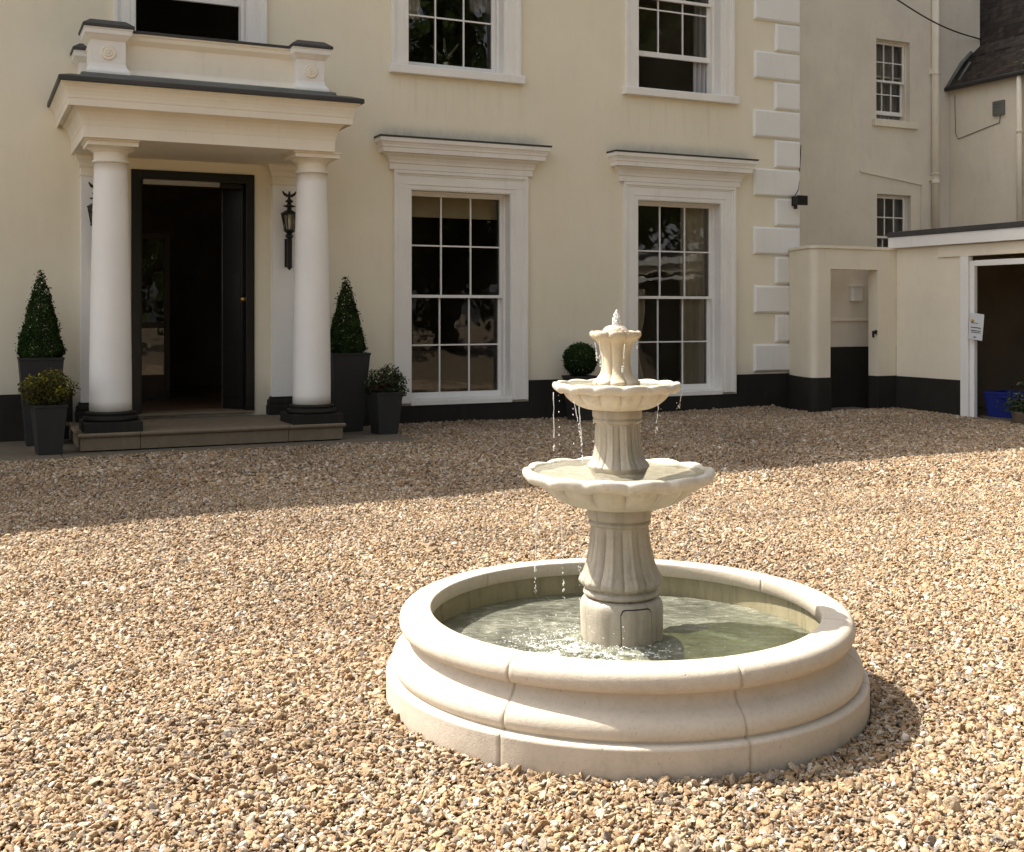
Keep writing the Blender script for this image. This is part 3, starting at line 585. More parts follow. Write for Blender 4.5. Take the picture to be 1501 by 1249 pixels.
# ---------------------------------------------------------------- wall lanterns with eagle finials
def lantern(u):
    e = at(empty('wall_lantern'), u, -.10, 2.07)
    yc = -.11
    b = MB(); b.box(-.035, .035, -.001, -.02, 0, .36); b.box(-.028, .028, yc - .028, yc + .028, .0, .36)
    b.lathe([(.005, -.04), (.03, -.01), (.045, 0)], 8, (0, yc, 0)); b.tube([(0, -.01, .30), (0, yc, .30)], .012); b.tube([(0, -.01, .06), (0, yc, .06)], .012)
    b.lathe([(.03, .36), (.055, .375), (.05, .40), (.03, .415), (.06, .44), (.075, .45), (.075, .458), (.03, .46)], 6, (0, yc, 0), smooth=False)
    b.build('bracket', 'iron', e, .003)
    f = MB(); zb, zt = .46, .66
    for k in range(6):
        a0, a1 = k * PI / 3, (k + 1) * PI / 3
        p0 = (.062 * math.cos(a0), yc + .062 * math.sin(a0), zb); p1 = (.1 * math.cos(a0), yc + .1 * math.sin(a0), zt)
        f.tube([p0, p1], .006, 6)
        p2 = (.1 * math.cos(a1), yc + .1 * math.sin(a1), zt); f.tube([p1, p2], .007, 6)
        p3 = (.062 * math.cos(a1), yc + .062 * math.sin(a1), zb); f.tube([p0, p3], .007, 6)
    f.lathe([(.112, .66), (.108, .668), (.06, .70), (.03, .715), (.028, .745), (.075, .755), (.08, .765), (.03, .78), (.025, .805), (.05, .815), (.052, .825), (.02, .85), (.012, .87)], 6, (0, yc, 0), smooth=False)
    f.build('lantern_frame', 'iron', e)
    gl = MB()
    for k in range(6):
        a0, a1 = k * PI / 3, (k + 1) * PI / 3
        gl.add([(.062 * math.cos(a0), yc + .062 * math.sin(a0), zb), (.062 * math.cos(a1), yc + .062 * math.sin(a1), zb), (.1 * math.cos(a1), yc + .1 * math.sin(a1), zt), (.1 * math.cos(a0), yc + .1 * math.sin(a0), zt)], [(0, 1, 2, 3)])
    gl.build('pane', 'glass', e, fix=False)
    c = MB(); c.lathe([(.012, .47), (.012, .55), (.018, .56), (.016, .60), (.004, .62)], 12, (0, yc, 0)); c.build('candle_bulb', 'white', e)
    g_ = MB(); g_.sphere((0, yc, .895), .024, 10, 6, (1, .9, 1.5)); g_.sphere((-.004, yc - .018, .935), .013, 8, 5); g_.tube([(-.004, yc - .025, .937), (-.006, yc - .045, .93)], [.006, .001], 6)
    g_.add([(-.015, yc + .01, .875), (.015, yc + .01, .875), (.02, yc + .03, .84), (-.02, yc + .03, .84), (0, yc + .022, .87)], [(0, 1, 4), (1, 2, 4), (2, 3, 4), (3, 0, 4)])
    for sx in (-1, 1):
        w_ = [(.012, .89), (.03, .915), (.055, .925), (.085, .955), (.092, .945), (.085, .925), (.078, .91), (.068, .895), (.05, .885), (.03, .87)]
        v = [(sx * x_, yc + t, z_) for t in (-.005, .007) for x_, z_ in w_]; n_ = len(w_)
        g_.add(v, [tuple(range(n_)), tuple(range(2 * n_ - 1, n_ - 1, -1))] + [(i, (i + 1) % n_, n_ + (i + 1) % n_, n_ + i) for i in range(n_)])
    g_.build('eagle_finial', 'iron', e); return e
tag(lantern(3.685), 'black iron lantern with eagle finial between the door and the right column', 'lantern', 'wall lanterns beside the door')
tag(lantern(1.40), 'black iron lantern mostly hidden behind the left column', 'lantern', 'wall lanterns beside the door')

# ---------------------------------------------------------------- foliage
def leaves(name, pts, nrm, size, mat, parent=None, tint=None, aspect=.55, jitter=.9, seed=1):
    r = np.random.default_rng(seed); n = len(pts); P = np.array(pts, float); Nn = np.array(nrm, float)
    d = Nn + r.normal(0, jitter, (n, 3)); d /= np.linalg.norm(d, axis=1)[:, None]
    a = r.normal(0, 1, (n, 3)); a -= (a * d).sum(1)[:, None] * d; a /= np.linalg.norm(a, axis=1)[:, None]; b = np.cross(d, a)
    s = size * r.uniform(.6, 1.35, n)[:, None]
    q = np.empty((n, 6, 3)); w_ = aspect
    q[:, 0] = P - a * s * .5; q[:, 1] = P - a * s * .12 - b * s * w_ * .5; q[:, 2] = P + a * s * .25 - b * s * w_ * .38 + d * s * .06
    q[:, 3] = P + a * s * .55 + d * s * .1; q[:, 4] = P + a * s * .25 + b * s * w_ * .38 + d * s * .06; q[:, 5] = P - a * s * .12 + b * s * w_ * .5
    me = bpy.data.meshes.new(name); me.vertices.add(n * 6); me.vertices.foreach_set('co', q.ravel())
    idx = np.arange(n)[:, None] * 6; f = np.concatenate([idx + np.array([[0, 1, 2, 3]]), idx + np.array([[0, 3, 4, 5]])], 1).reshape(-1)
    me.loops.add(n * 8); me.loops.foreach_set('vertex_index', f.astype(np.int32)); me.polygons.add(n * 2); me.polygons.foreach_set('loop_start', (np.arange(n * 2) * 4).astype(np.int32))
    me.update(calc_edges=True)
    t = me.attributes.new('tint', 'FLOAT', 'POINT'); tv = r.uniform(0, 1, n) if tint is None else tint; t.data.foreach_set('value', np.repeat(tv, 6).astype(np.float32))
    me.materials.append(M[mat]); o = bpy.data.objects.new(name, me); C.objects.link(o)
    if parent: o.parent = parent
    return o
def planter(b, w0, w1, h):      # tapered square pot with thick rim
    v = []; 
    for hw, z in ((w0, 0), (w1 - .006, h - .03), (w1, h - .03), (w1 + .003, h), (w1 - .015, h), (w1 - .018, h - .05), (w1 - .04, h - .05)):
        v += [(-hw, -hw, z), (hw, -hw, z), (hw, hw, z), (-hw, hw, z)]
    f = [(3, 2, 1, 0)]
    for i in range(5):
        for j in range(4): f.append((i * 4 + j, i * 4 + (j + 1) % 4, i * 4 + 4 + (j + 1) % 4, i * 4 + 4 + j))
    f.append((20, 21, 22, 23)); b.add(v, f); return b
def cone_topiary(u, y, z0, ph, w0, w1, ch, cr, label, seed):
    e = at(empty('potted_topiary'), u, y, z0); tag(e, label, 'topiary', 'clipped cone trees in tall pots beside the portico')
    planter(MB(), w0, w1, ph).build('pot', 'pot', e, .004)
    s = MB(); s.box(-w1 + .03, w1 - .03, -w1 + .03, w1 - .03, ph - .05, ph - .035); s.build('soil', 'soil', e)
    t = MB(); t.tube([(0, 0, ph - .04), (.005, 0, ph + ch * .5), (0, 0, ph + ch * .95)], [.018, .012, .003]); t.build('trunk', 'bark', e)
    r = np.random.default_rng(seed); P = []; Nn = []; T = []
    while len(P) < 9000:
        t_ = 1 - math.sqrt(r.uniform(0, 1)); t_ = min(t_, .995); a = r.uniform(0, 2 * PI)
        lum = noise.noise(Vector((math.cos(a) * 2, math.sin(a) * 2, t_ * 6 + seed))) ; 
        rad = (cr * (1 - t_) ** .88 + .028) * (1 + .15 * lum) * (1.0 if t_ > .05 else .8 + 4 * t_); dep = abs(r.normal(0, .022))
        rr = rad - dep + (r.uniform(0, .045) if r.uniform() < .10 else 0)
        P.append((rr * math.cos(a), rr * math.sin(a), ph + .0 + t_ * ch)); Nn.append((math.cos(a), math.sin(a), .35)); T.append(min(1, max(0, .42 + .5 * lum + r.normal(0, .2))))
    for i in range(60): P.append((r.normal(0, .022), r.normal(0, .022), ph + ch + r.uniform(-.08, .03))); Nn.append((0, 0, 1)); T.append(.6)
    leaves('foliage', P, Nn, .026, 'box_leaf', e, np.array(T), .6, .8, seed)
cone_topiary(.775, -.50, .018, .98, .155, .235, .95, .236, 'clipped dark green cone tree in tall charcoal pot left of the portico', 11)
cone_topiary(4.325, -.52, .018, .98, .165, .245, .92, .232, 'clipped dark green cone tree in tall charcoal pot right of the portico', 12)
def shrub_pot(u, y, z0, ph, w0, w1, blobs, mat, label, seed, n=2600, size=.035, extra=None):
    e = at(empty('potted_shrub'), u, y, z0, rz=.1); tag(e, label, 'potted shrub', 'low shrubs in short pots in front of the cone trees')
    planter(MB(), w0, w1, ph).build('pot', 'pot', e, .004)
    s = MB(); s.box(-w1 + .03, w1 - .03, -w1 + .03, w1 - .03, ph - .05, ph - .03); s.build('soil', 'soil', e)
    r = np.random.default_rng(seed); P = []; Nn = []; T = []; st = MB()
    for (bx, by, bz, br) in blobs:
        m_ = Vector((bx * .4, by * .4, ph + bz * .3)); st.tube([(bx * .1, by * .1, ph - .04), m_, (bx, by, ph + bz)], [.006, .004, .002], 5)
        for i in range(5):
            dv = Vector(r.normal(0, 1, 3)).normalized() * br * .95; st.tube([(bx * .6, by * .6, ph + bz * .5), (bx + dv.x, by + dv.y, ph + bz + dv.z)], [.003, .001], 4)
        k = int(n * br ** 2 / sum(q[3] ** 2 for q in blobs))
        for i in range(k):
            dv = Vector(r.normal(0, 1, 3)).normalized(); rr = br * (r.uniform(.2, 1) ** .5) * (1 + .25 * noise.noise(dv * 3 + Vector((seed, bx * 9, 0))))
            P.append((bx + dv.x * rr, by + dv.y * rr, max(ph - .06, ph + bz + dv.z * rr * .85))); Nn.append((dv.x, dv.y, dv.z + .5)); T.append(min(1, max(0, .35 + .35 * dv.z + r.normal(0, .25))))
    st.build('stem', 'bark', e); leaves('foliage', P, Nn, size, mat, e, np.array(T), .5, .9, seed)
    if extra: r2 = np.random.default_rng(seed + 1); Q = [(r2.normal(-.05, .07), r2.normal(-.06, .05), ph + r2.uniform(.02, .17)) for _ in range(60)]; tag(leaves('flowers', Q, [(0, -1, .5)] * 60, .022, 'red_leaf', e, None, .8), kind='stuff')
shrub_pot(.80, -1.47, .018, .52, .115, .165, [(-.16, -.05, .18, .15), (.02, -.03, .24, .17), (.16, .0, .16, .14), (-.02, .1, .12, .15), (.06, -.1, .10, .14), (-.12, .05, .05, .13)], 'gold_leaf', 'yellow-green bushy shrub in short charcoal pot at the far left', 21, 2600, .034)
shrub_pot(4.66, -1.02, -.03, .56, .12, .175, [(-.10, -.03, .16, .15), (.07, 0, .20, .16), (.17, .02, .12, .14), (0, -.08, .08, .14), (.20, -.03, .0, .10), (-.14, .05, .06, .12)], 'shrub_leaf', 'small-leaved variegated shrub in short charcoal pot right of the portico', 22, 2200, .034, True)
# clipped ball between the windows
e = at(empty('potted_ball'), 7.76, -.34, 0); tag(e, 'round clipped dark shrub in black pot between the two tall windows', 'topiary')
planter(MB(), .13, .19, .62).build('pot', 'pot', e, .004)
r = np.random.default_rng(5); P = []; Nn = []; T = []
for i in range(6500):
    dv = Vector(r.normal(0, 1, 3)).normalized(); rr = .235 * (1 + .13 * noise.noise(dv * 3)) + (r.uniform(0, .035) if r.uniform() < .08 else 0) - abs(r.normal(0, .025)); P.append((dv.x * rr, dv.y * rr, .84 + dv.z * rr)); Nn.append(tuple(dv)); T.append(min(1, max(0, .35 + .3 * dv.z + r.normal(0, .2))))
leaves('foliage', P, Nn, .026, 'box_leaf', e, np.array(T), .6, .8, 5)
t = MB(); t.tube([(0, 0, .5), (0, 0, .84)], .015); t.build('trunk', 'bark', e)

# ---------------------------------------------------------------- rear wing
wing = at(empty('rear_wing'), 0, 0); tag(wing, 'taller plain grey-beige rendered wing set back behind the quoined corner', 'building')
WY = 3.0; WO = [(16.204, 17.08, 5.29, 6.89), (16.222, 17.10, 2.15, 3.835)]
b = wall_with_openings(11.86, 18.985, -.1, 9.4, WO, WY, WY + .32)
b.box(18.685, 18.984, WY + .322, 9, -.1, 9.397); b.build('wall', 'wing', wing, fix=False)
b = MB(); b.box(11.8, 19.2, WY - .2, 9.2, 9.4, 9.6); b.build('roof', 'slate', wing)
b = MB(); b.box(11.87, 18.6, WY + .36, WY + 3, 4.6, 4.8); b.box(11.87, 18.6, WY + 3.0, WY + 3.1, -.1, 9.3); b.build('interior', 'interior', wing)
b = MB(); b.box(11.87, 18.1, WY - .03, WY - .001, -.1, .80); b.build('plinth', 'black', wing, .005)
b = MB(); b.box(11.87, 18.1, WY - .045, WY - .001, 1.30, 1.34); b.build('string_course', 'wing', wing, .005)
window(*WO[0], rows=(2, 2), raise_=.10, hood=False, arch=False, wy=WY, parent=wing, mat='annex', rec=.13, sm='white')
window(*WO[1], rows=(2, 2), hood=False, arch=False, wy=WY, parent=wing, mat='annex', rec=.13, sm='white')
# raised line of an old lean-to roof
b = MB(); b.add([(15.78, WY - .03, 4.235), (17.40, WY - .03, 4.045), (17.40, WY - .03, 4.085), (15.78, WY - .03, 4.275), (15.78, WY, 4.235), (17.40, WY, 4.045), (17.40, WY, 4.085), (15.78, WY, 4.275)], [(0, 1, 2, 3), (0, 4, 5, 1), (3, 2, 6, 7), (0, 3, 7, 4), (1, 5, 6, 2)])
b.box(17.36, 17.42, WY - .03, WY - .001, 2.6, 4.044); b.build('drip_moulding', 'wing', wing, .004)
curtain(16.25, WY + .30, 6.85, .80, 1.5, 7, .02, 'grey net curtain inside the upper window of the set-back wing', 'lace')
curtain(16.90, WY + .30, 3.8, .16, 1.5, 2, .02, 'narrow grey curtain inside the lower window of the set-back wing', 'lace')
# downpipe with collar
dp = at(empty('downpipe'), 17.69, WY - .07, 2.2); tag(dp, 'thick cream cast-iron downpipe with moulded collar on the set-back wing', 'drainpipe')
b = MB(); b.tube([(0, 0, 0), (0, 0, 7.2)], .075, 16); b.build('pipe', 'annex', dp)
for z in (1.95, 4.1, 6.4):
    b = MB(); b.lathe([(.076, z - .06), (.09, z - .055), (.09, z - .03), (.082, z - .025), (.082, z + .12), (.09, z + .125), (.095, z + .15), (.076, z + .155)] if z < 3 else [(.076, z - .02), (.088, z - .015), (.088, z + .02), (.076, z + .025)], 16); b.box(-.11, .11, .02, .069, z + .0, z + .10); b.build('collar', 'annex', dp)
# annex with slate roof
AU = 18.15
ann = at(empty('side_annex'), 0, 0); tag(ann, 'cream rendered annex under a dark slate roof at the right edge', 'building')
b = MB(); b.box(AU, 24, -5, WY - .002, 0, 6.03); b.build('wall', 'annex', ann, .01)
b = MB()
def slope(u0, z0, u1, z1, y0, y1, t=.06):
    b.add([(u0, y0, z0), (u1, y0, z1), (u1, y1, z1), (u0, y1, z0), (u0, y0, z0 - t), (u1, y0, z1 - t), (u1, y1, z1 - t), (u0, y1, z0 - t)], [(0, 1, 2, 3), (7, 6, 5, 4), (0, 4, 5, 1), (1, 5, 6, 2), (2, 6, 7, 3), (3, 7, 4, 0)])
slope(AU - .12, 6.06, AU + .56, 6.78, -5.2, WY - .004); slope(AU + .50, 6.74, AU + .84, 7.02, -5.2, WY - .02)
slope(AU + .84, 7.04, 23.5, 16.5, -5.2, 34)
rfo = b.build('roof', 'slate', ann)
b = MB(); b.tube([(AU - .10, WY - .03, 6.08), (AU + .30, WY - .03, 6.60), (AU + .56, WY - .03, 6.84)], [.035, .045, .04], 8); b.tube([(AU - .02, WY - .25, 6.18), (AU + .35, WY - .2, 6.58)], [.02, .03], 8); b.build('verge_flashing', 'leadg', rfo)
b = MB(); b.tube([(AU - .13, -5.1, 6.0), (AU - .13, WY - .02, 6.03)], .05, 10); b.build('gutter', 'lead', ann)
b = MB(); r = np.random.default_rng(3)
for i in range(60): b.sphere((AU + .0 + r.uniform(-.12, .35), 1.12 + r.uniform(-.25, .12), 6.08 + r.uniform(0, .5)), r.uniform(.02, .06), 6, 4, (1, 1, .6))
tag(b.build('moss', 'leadg', rfo), kind='stuff')
dq = at(empty('downpipe'), AU - .09, 1.20, 2.7); tag(dq, 'slim cream downpipe on the annex at the right edge', 'drainpipe')
b = MB(); b.tube([(0, 0, 0), (0, 0, 3.3)], .05, 12); b.build('pipe', 'annex', dq)
b = MB(); b.lathe([(.051, 2.2), (.062, 2.205), (.062, 2.26), (.051, 2.265)], 14); b.build('collar', 'annex', dq)
vb = MB(); vb.box(-.055, 0, -.13, .13, -.14, .14); vb.box(-.062, -.055, -.10, .10, -.11, -.075); vb.box(-.062, -.055, -.10, .10, -.05, -.015); vb.box(-.062, -.055, -.10, .10, .01, .045); vb.box(-.062, -.055, -.10, .10, .07, .105)
o = vb.build('vent_grille', 'leadg', None, .005); at(o, AU - .001, 1.74, 5.46); tag(o, 'small square weathered vent high on the annex wall', 'vent')
wr = MB(); wr.tube([(-.012, 0, 5.32), (-.012, .02, 5.18), (-.012, .6, 5.08), (-.012, 1.05, 5.0), (-.012, 1.12, 5.12), (-.012, 1.14, 5.9)], .008, 6); o = wr.build('cable', 'leadg'); at(o, AU, 1.72, 0); tag(o, 'thin slack cable looping below the square vent on the annex', 'cable')
# overhead cable
pts = []; A_ = W(15.80, 2.0, 7.35); B_ = W(18.99, WY - .03, 7.14)
for i in range(13): t = i / 12; p = A_.lerp(B_, t); p.z -= .10 * math.sin(PI * t); pts.append(p)
pts = [A_ + (A_ - B_) * .8 + Vector((0, 0, .15))] + pts
b = MB(); b.tube(pts, .014, 6); tag(b.build('overhead_cable', 'iron'), 'black cable slanting down across the top of the set-back wing', 'cable')
# stub pipe and small cables on the corner, floodlight
b = MB(); b.tube([(0, 0, 0), (0, 0, .30), (.06, 0, .38), (.62, 0, .56)], .028, 8); b.tube([(0, 0, .0), (0, 0, -1.1)], .018, 8)
o = b.build('waste_pipe', 'wing'); at(o, 12.2, WY - .05, 4.15); tag(o, 'thin painted waste pipe bending along the wing wall behind the corner', 'pipe')
fl = at(empty('floodlight'), 11.72, -.05, 3.23); tag(fl, 'small dark security floodlight fixed to the quoined corner', 'light')
b = MB(); b.box(-.05, .05, -.012, .0, -.07, .08); b.tube([(0, -.01, .02), (0, -.10, .0)], .016, 8); b.lathe([(.028, -.12), (.03, -.08), (.02, -.05), (.02, -.02)], 10, (-.02, -.06, 0)); b.build('bracket', 'iron', fl, .003)
b = MB(); b.box(-.09, .09, -.19, -.09, -.06, .07); b.box(-.10, .10, -.21, -.19, -.07, .08); b.build('lamp_housing', 'iron', fl, .006)
b = MB(); b.box(-.08, .08, -.214, -.2105, -.05, .06); b.build('lens', 'blackgloss', fl)
b = MB(); b.tube([(.0, 0, .07), (.09, .0, .2), (.16, .03, .9)], .008, 6); b.build('cable', 'iron', fl)

# ---------------------------------------------------------------- garden wall with gateway
gw = at(empty('garden_wall'), 0, 0); tag(gw, 'cream rendered garden wall with open gateway curving out from the house corner', 'wall')
path = [(11.625, -.052), (11.555, -.20), (11.48, -.38), (11.405, -.58), (11.35, -.76), (11.322, -.885), (11.33, -.955), (11.375, -.992), (11.45, -1.0), (11.628, -1.0)]
def strip(b, pts, off0, off1, z0, z1, cap=True):
    P = [Vector(p) for p in pts]; ns = []
    for i in range(len(P)):
        d = (P[min(i + 1, len(P) - 1)] - P[max(i - 1, 0)]).normalized(); ns.append(Vector((-d.y, d.x)))     # to the left of travel = inside (away from camera)
    v = []
    for p, n_ in zip(P, ns):
        a = p + n_ * off0; c = p + n_ * off1; v += [(a.x, a.y, z0), (c.x, c.y, z0), (c.x, c.y, z1), (a.x, a.y, z1)]
    f = []
    for i in range(len(P) - 1):
        for j in range(4): f.append((i * 4 + j, i * 4 + (j + 1) % 4, i * 4 + 4 + (j + 1) % 4, i * 4 + 4 + j))
    n4 = (len(P) - 1) * 4; f += [(0, 1, 2, 3), (n4 + 3, n4 + 2, n4 + 1, n4)]; b.add(v, f)
def smoothpath(pts, k=5):
    out = []; P = [Vector(p) for p in pts]
    for i in range(len(P) - 1):
        p0, p1, p2, p3 = P[max(i - 1, 0)], P[i], P[i + 1], P[min(i + 2, len(P) - 1)]
        for t in [j / k for j in range(k)]:
            out.append(.5 * ((2 * p1) + (-p0 + p2) * t + (2 * p0 - 5 * p1 + 4 * p2 - p3) * t * t + (-p0 + 3 * p1 - 3 * p2 + p3) * t ** 3))
    return out + [P[-1]]
sp = smoothpath(path); T_ = .20
b = MB(); strip(b, sp, 0, T_, -.1, 2.45); b.box(12.54, 12.903, -1.0, -1.0 + T_, -.1, 2.45); b.box(11.6285, 12.5395, -1.0, -1.0 + T_, 2.145, 2.45)
b.build('wall', 'gwall', gw, .008)
b = MB(); strip(b, sp, -.025, T_ + .02, 2.4505, 2.492); b.box(11.6285, 12.93, -1.025, -1.0 + T_ + .02, 2.4505, 2.492); b.build('coping', 'gwall', gw, .008)
b = MB(); strip(b, sp, -.022, -.0005, -.1, .535); b.box(12.536, 12.90, -1.022, -1.0005, -.1, .535); b.box(12.534, 12.5395, -1.0, -.802, -.1, .535); b.build('plinth', 'black', gw, .004)
b = MB(); b.box(12.52, 12.539, -.93, -.90, 1.12, 1.22); b.tube([(12.53, -.98, 1.17), (12.49, -.98, 1.19), (12.47, -.98, 1.15)], .012, 8); b.sphere((12.51, -.99, 1.21), .025); b.build('latch', 'iron', gw)
b = MB(); b.box(11.66, 13.6, -.42, -.36, -.1, 2.44); b.build('recess_wall', 'wing', gw)
b = MB(); b.box(11.66, 13.6, -.45, -.4205, -.1, .965); b.build('recess_plinth', 'black', gw, .005)
b = MB(); b.box(11.66, 13.6, -.45, -.4205, 1.36, 1.40); b.build('string_course', 'wing', gw, .005)
b = MB(); b.box(11.63, 12.54, -1.0, -.46, -.02, .03); b.build('gateway_sill', 'paving', gw, .01)
b = MB(); b.box(-.09, .09, -.08, 0, -.12, .12); b.box(-.10, .10, -.10, .01, .10, .13); o = b.build('meter_box', 'white', None, .004); at(o, 12.60, -.425, 1.80); tag(o, 'small white box on the wall seen through the garden gateway', 'box')

# ---------------------------------------------------------------- garage
GU = 12.905; gar = at(empty('garage'), 0, 0); tag(gar, 'low flat-roofed garage with white fascia and open doorway at the right', 'garage')
b = MB(); b.box(GU, GU + .2, -2.30, -1.0, -.1, 2.60); b.box(GU, GU + .2, -7, -2.302, 2.31, 2.60); b.box(GU + .202, 18.1, -1.2, -1.0, -.1, 2.60); b.box(GU + .202, 18.1, -7.2, -7.0, -.1, 2.6); b.box(17.9, 18.1, -7, -1.2, -.1, 2.6)
b.box(GU - .025, GU - .0005, -7, -1.86, 2.30, 2.47); b.build('wall', 'gwall', gar, .006)
b = MB(); b.box(GU - .022, GU - .0005, -2.30, -1.024, -.1, .53); b.build('plinth', 'black', gar, .004)
b = MB(); b.box(GU - .07, 18.3, -7.3, -.93, 2.605, 2.64); b.build('roof', 'lead', gar)
b = MB(); b.box(GU - .095, GU - .0704, -7.3, -.93, 2.478, 2.645); b.box(GU - .07, GU + 1.5, -.945, -.93, 2.478, 2.604); b.build('fascia', 'white', gar, .004)
b = MB(); b.box(GU - .115, GU - .03, -7.3, -.93, 2.646, 2.725); b.box(GU - .03, 18.3, -.96, -.91, 2.646, 2.725); b.build('roof_edge', 'lead', gar, .008)
b = MB(); b.box(GU - .04, GU + .06, -2.44, -2.302, -.02, 2.299); b.box(GU + .0, GU + .06, -2.52, -2.442, -.02, 2.23); b.build('door_post', 'white', gar, .004)
b = MB(); b.box(GU - .01, GU + .06, -7, -2.53, 2.155, 2.235); b.build('door_head', 'white', gar, .004)
b = MB(); b.box(GU + .202, 17.9, -7, -1.21, -.05, .03); b.build('floor_slab', 'paving', gar)
for (nm, mt, u, y, z, sx, sy, sz, lab) in (('cardboard_box', 'card', 14.9, -3.5, .032, .5, .5, .45, 'brown cardboard box on the garage floor in the gloom'), ('cardboard_box', 'card', 14.9, -3.5, .505, .42, .4, .35, 'smaller cardboard box stacked on the one in the garage'), ('storage_trunk', 'red', 16.2, -4.6, .032, .6, .8, .6, 'dull red storage trunk at the back of the garage')):
    e = at(empty(nm), u, y, z); tag(e, lab, 'box')
    b = MB(); b.box(-sx / 2, sx / 2, -sy / 2, sy / 2, 0, sz); b.build('body', mt, e, .006); b = MB(); b.box(-sx / 2 - .006, sx / 2 + .006, -sy / 2 - .006, sy / 2 + .006, sz + .0005, sz + .02); b.build('lid', mt, e, .004)
sh = at(empty('shelving'), 17.3, -3.4, .032); tag(sh, 'dark wooden shelving against the back wall inside the garage', 'shelves')
for z in (.5, 1.0, 1.5, 1.95): b = MB(); b.box(-.2, .2, -1.6, 1.6, z, z + .03); b.build('shelf', 'wood_dark', sh)
for yy in (-1.6, 0, 1.57): b = MB(); b.box(-.2, -.16, yy, yy + .04, 0, 2.0); b.box(.16, .2, yy, yy + .04, 0, 2.0); b.build('upright', 'wood_dark', sh)
# blue crate
b = MB(); b.box(17.8, 17.88, -6.9, -1.3, .031, 2.59); b.box(GU + .21, 17.8, -1.3, -1.22, .031, 2.59); b.box(GU + .21, 17.8, -6.99, -6.92, .031, 2.59); b.box(GU + .21, 17.8, -6.9, -1.31, 2.56, 2.6); b.box(GU + .203, GU + .22, -2.3, -1.31, .031, 2.55); b.build('shade_lining', 'interior', gar)  # dark boxes added inside the garage walls to deepen the shade
cr = at(empty('recycling_crate'), GU + .38, -2.90, .032); cr.scale = (1.1, 1.22, 1.08); tag(cr, 'blue plastic crate just inside the garage doorway', 'crate')
b = MB(); v = []
for hx, hy, z in ((.17, .26, 0), (.20, .29, .29), (.205, .30, .292), (.205, .30, .33), (.19, .28, .33), (.19, .28, .29), (.16, .25, .02)):
    v += [(-hx, -hy, z), (hx, -hy, z), (hx, hy, z), (-hx, hy, z)]
b.add(v, [(3, 2, 1, 0)] + [(i * 4 + j, i * 4 + (j + 1) % 4, i * 4 + 4 + (j + 1) % 4, i * 4 + 4 + j) for i in range(6) for j in range(4)] + [(24, 25, 26, 27)])
b.build('box_body', 'blue', cr, .005)
b = MB(); b.box(-.23, -.206, -.07, .07, .26, .285); b.build('handle', 'blue', cr, .003)
# plant at the garage
e = at(empty('garage_plant'), GU - .05, -3.42, .0); tag(e, 'leafy grey-green plant in a stone pot at the right edge by the garage', 'potted plant')
b = MB(); b.lathe([(.10, 0), (.14, .03), (.16, .15), (.17, .17), (.15, .17), (.13, .12)], 24); b.build('pot', 'step', e)
r = np.random.default_rng(8); P = [(r.normal(0, .11), r.normal(0, .11), .16 + abs(r.normal(0, .14))) for _ in range(500)]; leaves('foliage', P, [(0, 0, 1)] * 500, .07, 'shrub_leaf', e, None, .35)
# notice hung on the door post
e = at(empty('notice'), GU - .045, -2.60, 1.30); e.rotation_euler = (0, 0, TH); tag(e, 'tilted pale laminated notice hanging on the garage door post', 'notice')
def tilt(b):
    a = R(6); b.v = [(x, y * math.cos(a) - z * math.sin(a), y * math.sin(a) + z * math.cos(a)) for x, y, z in b.v]; return b
b = MB(); b.box(-.006, 0, -.125, .125, -.185, .185); tilt(b).build('card', 'paper', e)
b = MB(); b.box(-.009, -.0065, -.09, .09, -.02, -.008); b.box(-.009, -.0065, -.09, .09, -.062, -.052); b.box(-.009, -.0065, -.09, .08, -.085, -.077); b.box(-.009, -.0065, -.02, .03, -.155, -.14); b.box(-.009, -.0065, -.03, .09, .045, .052); tilt(b).build('printing', 'ink', e)
b = MB(); b.lathe([(.028, 0), (.028, .003)], 18); b.v = [(-.0065 - z, .07 + x, .08 + y) for x, y, z in b.v]; tilt(b).build('logo_dot', 'yellow', e)

# ---------------------------------------------------------------- fountain
FX, FY = .444, 4.63
ft = empty('fountain', (FX, FY, 0)); tag(ft, 'three-tier pale cast stone fountain in a round moulded basin on the gravel', 'fountain')
ja = [R(-121 + 360 / 7 * k) for k in range(7)]
angs = sorted(set([round(2 * PI * i / 336, 5) for i in range(336)] + [round((a + d_) % (2 * PI), 5) for a in ja for d_ in (-.006, -.003, 0, .003, .006)]))
def groove(a, k, r_, z_):
    d_ = min(abs((a - j + PI) % (2 * PI) - PI) for j in ja)
    wob = .0015 * noise.noise(Vector((math.cos(a) * 3, math.sin(a) * 3, z_ * 6)))
    g_ = -.004 * max(0, 1 - d_ / .0055)
    return r_ + wob + (g_ if r_ > .8 else -g_), z_ + (.5 * g_ if .77 < r_ < .87 and z_ > .33 else 0)
def fine(prof, k=4):
    P = smoothpath(prof, k); return [(p.x, p.y) for p in P]
outer = [(.941, -.06), (.941, .098)] + fine([(.941, .102), (.937, .109), (.928, .112)], 3) + [(.908, .114)] + fine([(.906, .116), (.915, .127), (.919, .145), (.914, .166), (.901, .184), (.883, .198)], 4) + fine([(.880, .201), (.864, .213), (.851, .230), (.844, .250)], 4) + [(.844, .2565), (.852, .2575)] + fine([(.862, .258), (.878, .266), (.888, .281), (.890, .300), (.884, .320), (.870, .334), (.852, .340), (.83, .342)], 4) + [(.785, .342)] + fine([(.778, .342), (.768, .339), (.765, .330)], 3) + [(.765, .284), (.770, .281), (.786, .280)]
b = MB(); b.lathe(outer, fr=groove, angs=angs, cap=False); bo = b.build('basin', 'basin', ft)
